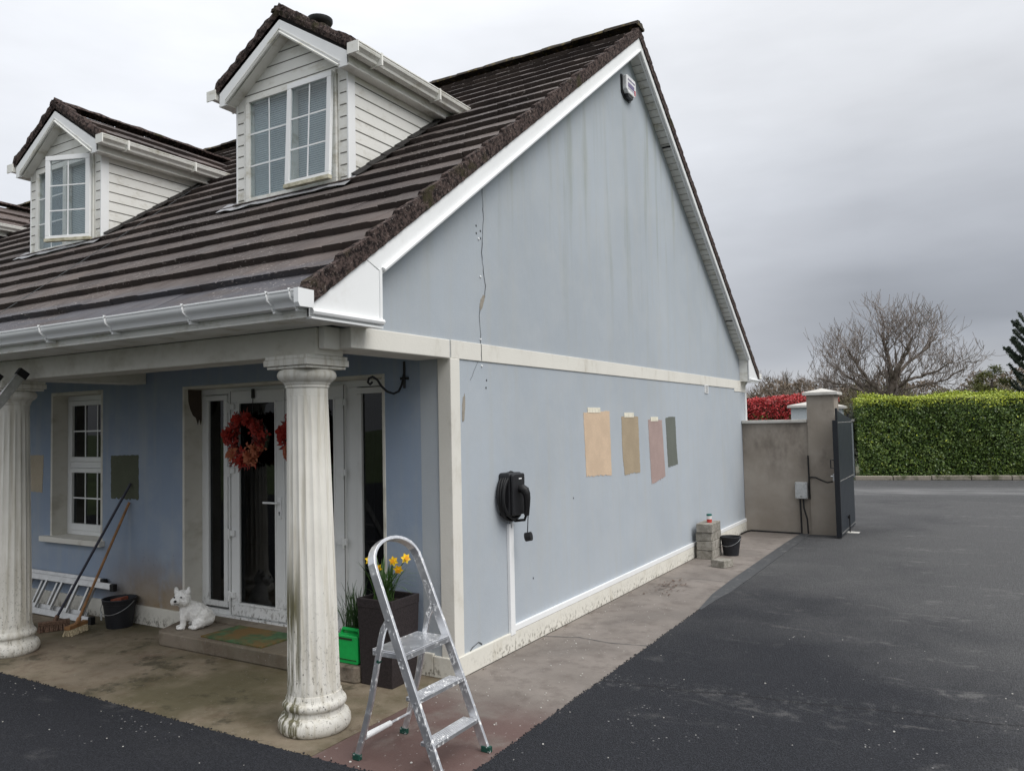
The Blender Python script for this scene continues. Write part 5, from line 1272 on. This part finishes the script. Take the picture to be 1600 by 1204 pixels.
def hedge(name, x0, x1, yf, slope, depth, H, label, leafmat, topmat, dens, size, seed, topfrac=.10, mixlow=None):
    t = thing(name, ((x0+x1)/2, yf+depth/2, 0), label, 'hedge'); g_ = np.random.default_rng(seed)
    core = MB(); ins = .16
    core.prism([(x0+ins, yf+slope*x0+ins), (x1-ins, yf+slope*x1+ins), (x1-ins, yf+slope*x1+depth-ins), (x0+ins, yf+slope*x0+depth-ins)], 2, 0, H-.10)
    obj('inner_branches', core, 'hedgecore', t)
    def bulge(x, z, s=0): return .14*np.sin(x*1.7+z*1.3+seed+s)+.07*np.sin(x*4.1-z*2.7+s)+.04*np.sin(x*9.3+z*7.1)
    n = int(dens*(x1-x0)*H)
    x = g_.uniform(x0, x1, n); z = g_.uniform(.12, H, n); y = yf+slope*x-bulge(x, z)*.55+g_.normal(0, .045, n)-.06
    P = np.stack([x, y, z], 1); N = np.tile(np.array([[0., -1., .25]]), (n, 1))
    m_ = int(dens*.6*(x1-x0)*depth); x = g_.uniform(x0, x1, m_); y = yf+slope*x+g_.uniform(0, depth, m_); z = H+bulge(x, y)*.35+g_.normal(0, .04, m_)
    P2 = np.stack([x, y, z], 1); N2 = np.tile(np.array([[0., 0., 1.]]), (m_, 1))
    k_ = int(dens*depth*H); Pe = []; 
    for xe, sx in ((x0, -1), (x1, 1)):
        y = yf+slope*xe+g_.uniform(0, depth, k_); z = g_.uniform(.1, H, k_); Pe.append((np.stack([xe+sx*(bulge(y, z)*.6+g_.normal(0, .05, k_)), y, z], 1), np.tile(np.array([[sx*1., 0, .2]]), (k_, 1))))
    A = np.concatenate([P]+[p for p, _ in Pe]); NA = np.concatenate([N]+[n_ for _, n_ in Pe])
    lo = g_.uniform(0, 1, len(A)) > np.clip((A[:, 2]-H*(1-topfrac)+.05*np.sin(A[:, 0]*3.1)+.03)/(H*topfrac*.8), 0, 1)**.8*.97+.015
    if mixlow:
        pl_ = np.clip((H*.82-A[:, 2])/(H*.45), 0, .8); gm = g_.uniform(0, 1, len(A)) < pl_
        leaves_mesh('leaves', A[~gm], NA[~gm], size, topmat, t, seed); leaves_mesh('leaves', A[gm], NA[gm], size, mixlow, t, seed+1)
        leaves_mesh('top_growth', P2, N2, size, topmat, t, seed+2)
    else:
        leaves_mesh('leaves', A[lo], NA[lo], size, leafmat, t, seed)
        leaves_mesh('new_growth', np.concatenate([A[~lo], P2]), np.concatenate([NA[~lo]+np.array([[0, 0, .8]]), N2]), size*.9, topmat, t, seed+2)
    return t
hedge('hedge', -2.95, 8.5, 25.95, .257, 1.3, 2.40, 'clipped green hedge with yellow green new growth on top, across the road', 'hedgeleaf', 'hedgenew', 1900, .062, 5, .13)
hedge('hedge', -14.5, -4.0, 27.0, .06, 1.3, 2.50, 'red leaved hedge behind the pale gate piers', 'redleaf', 'redleaf', 1300, .07, 6, mixlow='hedgeleaf')
# dark shrub at the left end of the green hedge
def blob_leaves(name, c, r_, n, size, mat, parent, seed, shell=.5, flat=1.):
    g_ = np.random.default_rng(seed); D = g_.normal(0, 1, (n, 3)); D /= np.linalg.norm(D, axis=1, keepdims=True)
    lump = 1+.22*np.sin(D[:, 0]*5+seed)*np.sin(D[:, 1]*4+1)+.18*np.sin(D[:, 2]*7+seed*2)+.12*np.sin(D[:, 0]*11+D[:, 2]*9)
    R_ = (shell+(1-shell)*g_.uniform(0, 1, n)**.6)*lump
    P = np.array(c)+D*R_[:, None]*np.array(r_); keep = P[:, 2] > .05
    return leaves_mesh(name, P[keep], D[keep], size, mat, parent, seed)
t = thing('dark_shrub', (-3.2, 26.8, 0), 'dark bare looking shrub at the left end of the green hedge', 'shrub')
obj('shrub_stem', MB().tube([(-3.1, 26.8, 0), (-3.05, 26.8, .9), (-2.9, 26.7, 1.9)], [.05, .035, .02], 6), 'bark', t)
blob_leaves('shrub_leaves', (-3.0, 26.6, 1.35), (.55, .7, 1.15), 5200, .07, 'darkleaf', t, 12, .35)
# grass tuft verge
g_ = np.random.default_rng(3); n = 9000; x = g_.uniform(-3.0, 8.0, n); y = ky(x)+.17+g_.uniform(0, .75, n); zz = .03+g_.uniform(0, .09, n)
o = leaves_mesh('verge_grass', np.stack([x, y, zz], 1), np.tile(np.array([[0., -1., .2]]), (n, 1)), .07, 'grass', None, 3, .25); tag(o, 'thin strip of grass between the kerb stones and the hedge', 'grass', kind='stuff')

def bare_tree(name, base, limbs, label, group, mat_t, mat_w, seed, twig_r=.010, levels=3, spread=1., kids=(7, 6, 5), lens=(1.0, .55, .34)):
    """limbs: hand placed main limbs as point lists with start/end radius; twigs grow along them and turn upward"""
    t = thing(name, base, label, 'tree', group); rr = random.Random(seed); trunk = MB(); tw = MB()
    def grow(p, d, L, r0, lev):
        n = 5 if lev < 2 else 4; pts = [p]; dd = d.normalized()
        for i in range(n):
            dd = (dd+Vector((rr.gauss(0, .16), rr.gauss(0, .16), rr.gauss(0, .10)+.16+.06*lev))).normalized(); pts.append(pts[-1]+dd*L/n)
        rs = [max(r0*(1-.72*i/n), twig_r*.62) for i in range(n+1)]
        tw.tube(pts, rs, 4 if lev == 0 else 3, cap=False)
        if lev >= levels-1: return
        for k_ in range(kids[lev]):
            f = rr.uniform(.25, .98); i = min(int(f*n), n-1); q_ = pts[i]+(pts[i+1]-pts[i])*(f*n-i)
            dv = (pts[i+1]-pts[i]).normalized(); sv = dv.orthogonal(); sv.rotate(Matrix.Rotation(rr.uniform(0, 6.283), 3, dv)); sv.normalize()
            grow(q_, (dv*.75+sv*rr.uniform(.5, 1.0)*spread), lens[lev+1]*L0*rr.uniform(.6, 1.15), max(rs[i]*.6, twig_r), lev+1)
    for lp, r0, r1, L0 in limbs:
        lp = [Vector(q_) for q_ in lp]; n = len(lp); rs = [r0+(r1-r0)*i/(n-1) for i in range(n)]
        fine = []; fr_ = []
        for i in range(n-1):
            for j in range(4):
                f = j/4; q_ = lp[i].lerp(lp[i+1], f)+Vector((rr.gauss(0, .025), rr.gauss(0, .025), rr.gauss(0, .02)))*(1 if i+j else 0); fine.append(q_); fr_.append(rs[i]+(rs[i+1]-rs[i])*f)
        fine.append(lp[-1]); fr_.append(rs[-1]); trunk.tube(fine, fr_, 8)
        m_ = int(len(fine)*1.15)
        for k_ in range(m_):
            f = rr.uniform(.30, 1.0); i = min(int(f*(len(fine)-1)), len(fine)-2); dv = (fine[i+1]-fine[i]).normalized()
            sv = dv.orthogonal(); sv.rotate(Matrix.Rotation(rr.uniform(0, 6.283), 3, dv)); sv.normalize()
            grow(fine[i], dv*.8+sv*rr.uniform(.4, .9)*spread, L0*lens[0]*rr.uniform(.55, 1.1), fr_[i]*.5, 0)
    obj('trunk', trunk, mat_t, t, smooth=True); obj('crown', tw, mat_w, t, fix=False)
    return t
TY = 32.0; L0 = 1.15
limbs = [
 ([(-2.62, TY, 0.00), (-2.62, TY, 1.60), (-2.58, TY, 2.68), (-2.50, TY, 3.32)], .20, .13, 1.0),
 ([(-2.55, TY, 2.92), (-2.35, TY-.2, 3.56), (-2.0, TY-.3, 4.12), (-1.75, TY-.4, 4.68)], .10, .03, 1.25),
 ([(-2.52, TY, 3.24), (-2.6, TY+.2, 3.88), (-2.75, TY+.3, 4.52), (-2.8, TY+.3, 5.00)], .09, .025, 1.25),
 ([(-2.5, TY, 3.16), (-2.1, TY+.5, 3.72), (-1.4, TY+.9, 4.28), (-1.0, TY+1.1, 4.76)], .08, .022, 1.25),
 ([(-2.45, TY, 2.84), (-1.9, TY-.3, 3.16), (-1.2, TY-.6, 3.32), (-.5, TY-.8, 3.72)], .07, .02, 1.0),
 ([(-2.5, TY, 2.76), (-1.7, TY+.4, 2.92), (-1.0, TY+.6, 3.08), (-.2, TY+.6, 3.48)], .06, .018, .9),
 ([(-2.62, TY, 2.30), (-3.2, TY-.3, 3.08), (-3.6, TY-.5, 3.72), (-3.9, TY-.6, 4.36)], .09, .022, 1.2),
 ([(-2.65, TY, 2.10), (-3.4, TY+.3, 2.92), (-4.2, TY+.4, 3.48), (-4.6, TY+.4, 3.96)], .085, .02, 1.1),
 ([(-2.65, TY, 1.80), (-3.6, TY-.4, 2.84), (-4.4, TY-.6, 3.12), (-5.0, TY-.6, 3.32)], .075, .018, .9),
 ([(-2.65, TY, 1.60), (-3.3, TY+.2, 2.30), (-3.7, TY+.2, 3.00), (-4.0, TY+.1, 3.72)], .075, .02, 1.1)]
bare_tree('bare_tree', (-2.62, TY, 0), limbs, 'large leafless spreading tree behind the green hedge', None, 'bark', 'twig', 5, .0095, 3, 1.35, (4, 3, 2), (1.05, .72, .50))
# distant leafless trees
def far_tree(x, y, H, W, seed, lab, mat='twigbrown'):
    rr = random.Random(seed); L0 = H*.25; lm = [([(x, y, 0), (x, y, H*.35), (x+rr.uniform(-.3, .3), y, H*.55)], H*.03, H*.015, H*.2)]
    for i in range(8):
        a = rr.uniform(0, 6.283); f = rr.uniform(.5, 1); lm.append(([(x, y, H*.15), (x+math.cos(a)*W*.22*f, y+math.sin(a)*W*.2, H*.4), (x+math.cos(a)*W*.40*f, y+math.sin(a)*W*.4, H*(.62+.18*(1-f)))], H*.02, H*.006, H*.2))
    globals()['L0'] = H*.20
    return bare_tree('bare_tree', (x, y, 0), lm, lab, 'distant leafless trees', 'bark', 'twig', seed, .016*H/6, 2, 1., (9, 5), (1.0, .6))
far_tree(-12.6, 70, 7.4, 9, 41, 'rounded leafless tree far off, to the left of the gate pillar')
far_tree(-16.2, 76, 6.6, 8, 42, 'distant leafless tree seen just right of the house corner')
far_tree(-9.2, 72, 6.6, 8, 43, 'distant leafless tree rising behind the gate pillar cap')
far_tree(-6.0, 66, 6.0, 8, 44, 'low distant leafless tree under the big bare tree')
L0 = 1.0
# scrub belts (uncountable)
def scrub(name, x0, x1, y, zfun, n, size, mat, seed, lab, depth=4):
    g_ = np.random.default_rng(seed); x = g_.uniform(x0, x1, n); H = np.array([zfun(a) for a in x]); z = H*g_.uniform(0, 1, n)**.55; yy = y+g_.uniform(0, depth, n)
    o = leaves_mesh(name, np.stack([x, yy, z], 1), np.tile(np.array([[0., -1., .1]]), (n, 1)), size, mat, None, seed, .22); tag(o, lab, 'undergrowth', kind='stuff'); return o
scrub('far_scrub', -26, 6, 60, lambda x: 4.3+.5*math.sin(x*.9)+.35*math.sin(x*2.3+1), 16000, .34, 'twigbrown', 51, 'brown leafless undergrowth in the distance behind the hedges')
scrub('olive_scrub', -7.0, 2.5, 40, lambda x: 3.2+.35*math.sin(x*1.3+.4)+.25*math.sin(x*3.7), 12000, .16, 'scrub', 52, 'olive green undergrowth behind the big bare tree')
# conifers
def conifer(name, x, y, H, W, mat, seed, lab, n=9000):
    t = thing(name, (x, y, 0), lab, 'tree'); obj('trunk', MB().tube([(x, y, 0), (x, y, H*.85)], [.12, .04], 8), 'bark', t)
    rr = random.Random(seed); g_ = np.random.default_rng(seed); Ps, Ns = [], []
    for i in range(60):
        a = rr.uniform(0, 6.283); h = H*rr.uniform(.08, .97); rad = W*.5*(1-(h/H)**2.2)**.5*rr.uniform(.55, 1.0); c = np.array([x+rad*math.cos(a), y+rad*math.sin(a), h]); m_ = n//60
        D = g_.normal(0, 1, (m_, 3)); D /= np.linalg.norm(D, axis=1, keepdims=True); Ps.append(c+D*np.array([.30, .30, .20])*g_.uniform(.3, 1, (m_, 1))*W/2.2); Ns.append(D*.5+np.array([math.cos(a), math.sin(a), .6]))
    P = np.concatenate(Ps); N = np.concatenate(Ns); k_ = P[:, 2] > .05; leaves_mesh('crown', P[k_], N[k_], .10, mat, t, seed, .3); return t
conifer('conifer', .70, 36, 3.75, 1.9, 'conifer', 61, 'golden green bushy conifer behind the right end of the hedge')
conifer('conifer', 2.5, 37, 3.9, 2.2, 'darkleaf', 62, 'dark green conifer at the right edge of the view behind the hedge')
# monkey puzzle
t = thing('monkey_puzzle_tree', (2.35, 36, 0), 'monkey puzzle tree with dark spiky branches at the right edge', 'tree')
obj('trunk', MB().tube([(2.35, 36, 0), (2.35, 36, 5.4)], [.14, .05], 8), 'bark', t)
Ps, Ns = [], []; rr = random.Random(71); g_ = np.random.default_rng(71); brm = MB()
for k_ in range(9):
    h = 2.7+k_*.33
    for j in range(8):
        a = 6.283*j/6+k_*.5+rr.uniform(-.2, .2); L = 1.35*(1-(k_/12)**2)*rr.uniform(.75, 1.05); pts = []
        for i in range(9):
            f = i/8; pts.append((2.35+math.cos(a)*L*f, 36+math.sin(a)*L*f, h-.22*math.sin(f*2.6)+.55*f**2.2))
        brm.tube(pts, .05, 5)
        A = np.array(pts)
        for i in range(8):
            m_ = 26; f = g_.uniform(0, 1, (m_, 1)); c = A[i]*(1-f)+A[i+1]*f; D = g_.normal(0, 1, (m_, 3)); D /= np.linalg.norm(D, axis=1, keepdims=True); Ps.append(c+D*.075); Ns.append(np.cross(D, [math.cos(a), math.sin(a), 0]))
obj('branches', brm, 'araucaria', t)
leaves_mesh('spiky_leaves', np.concatenate(Ps), np.concatenate(Ns), .10, 'araucaria', t, 72, .35)
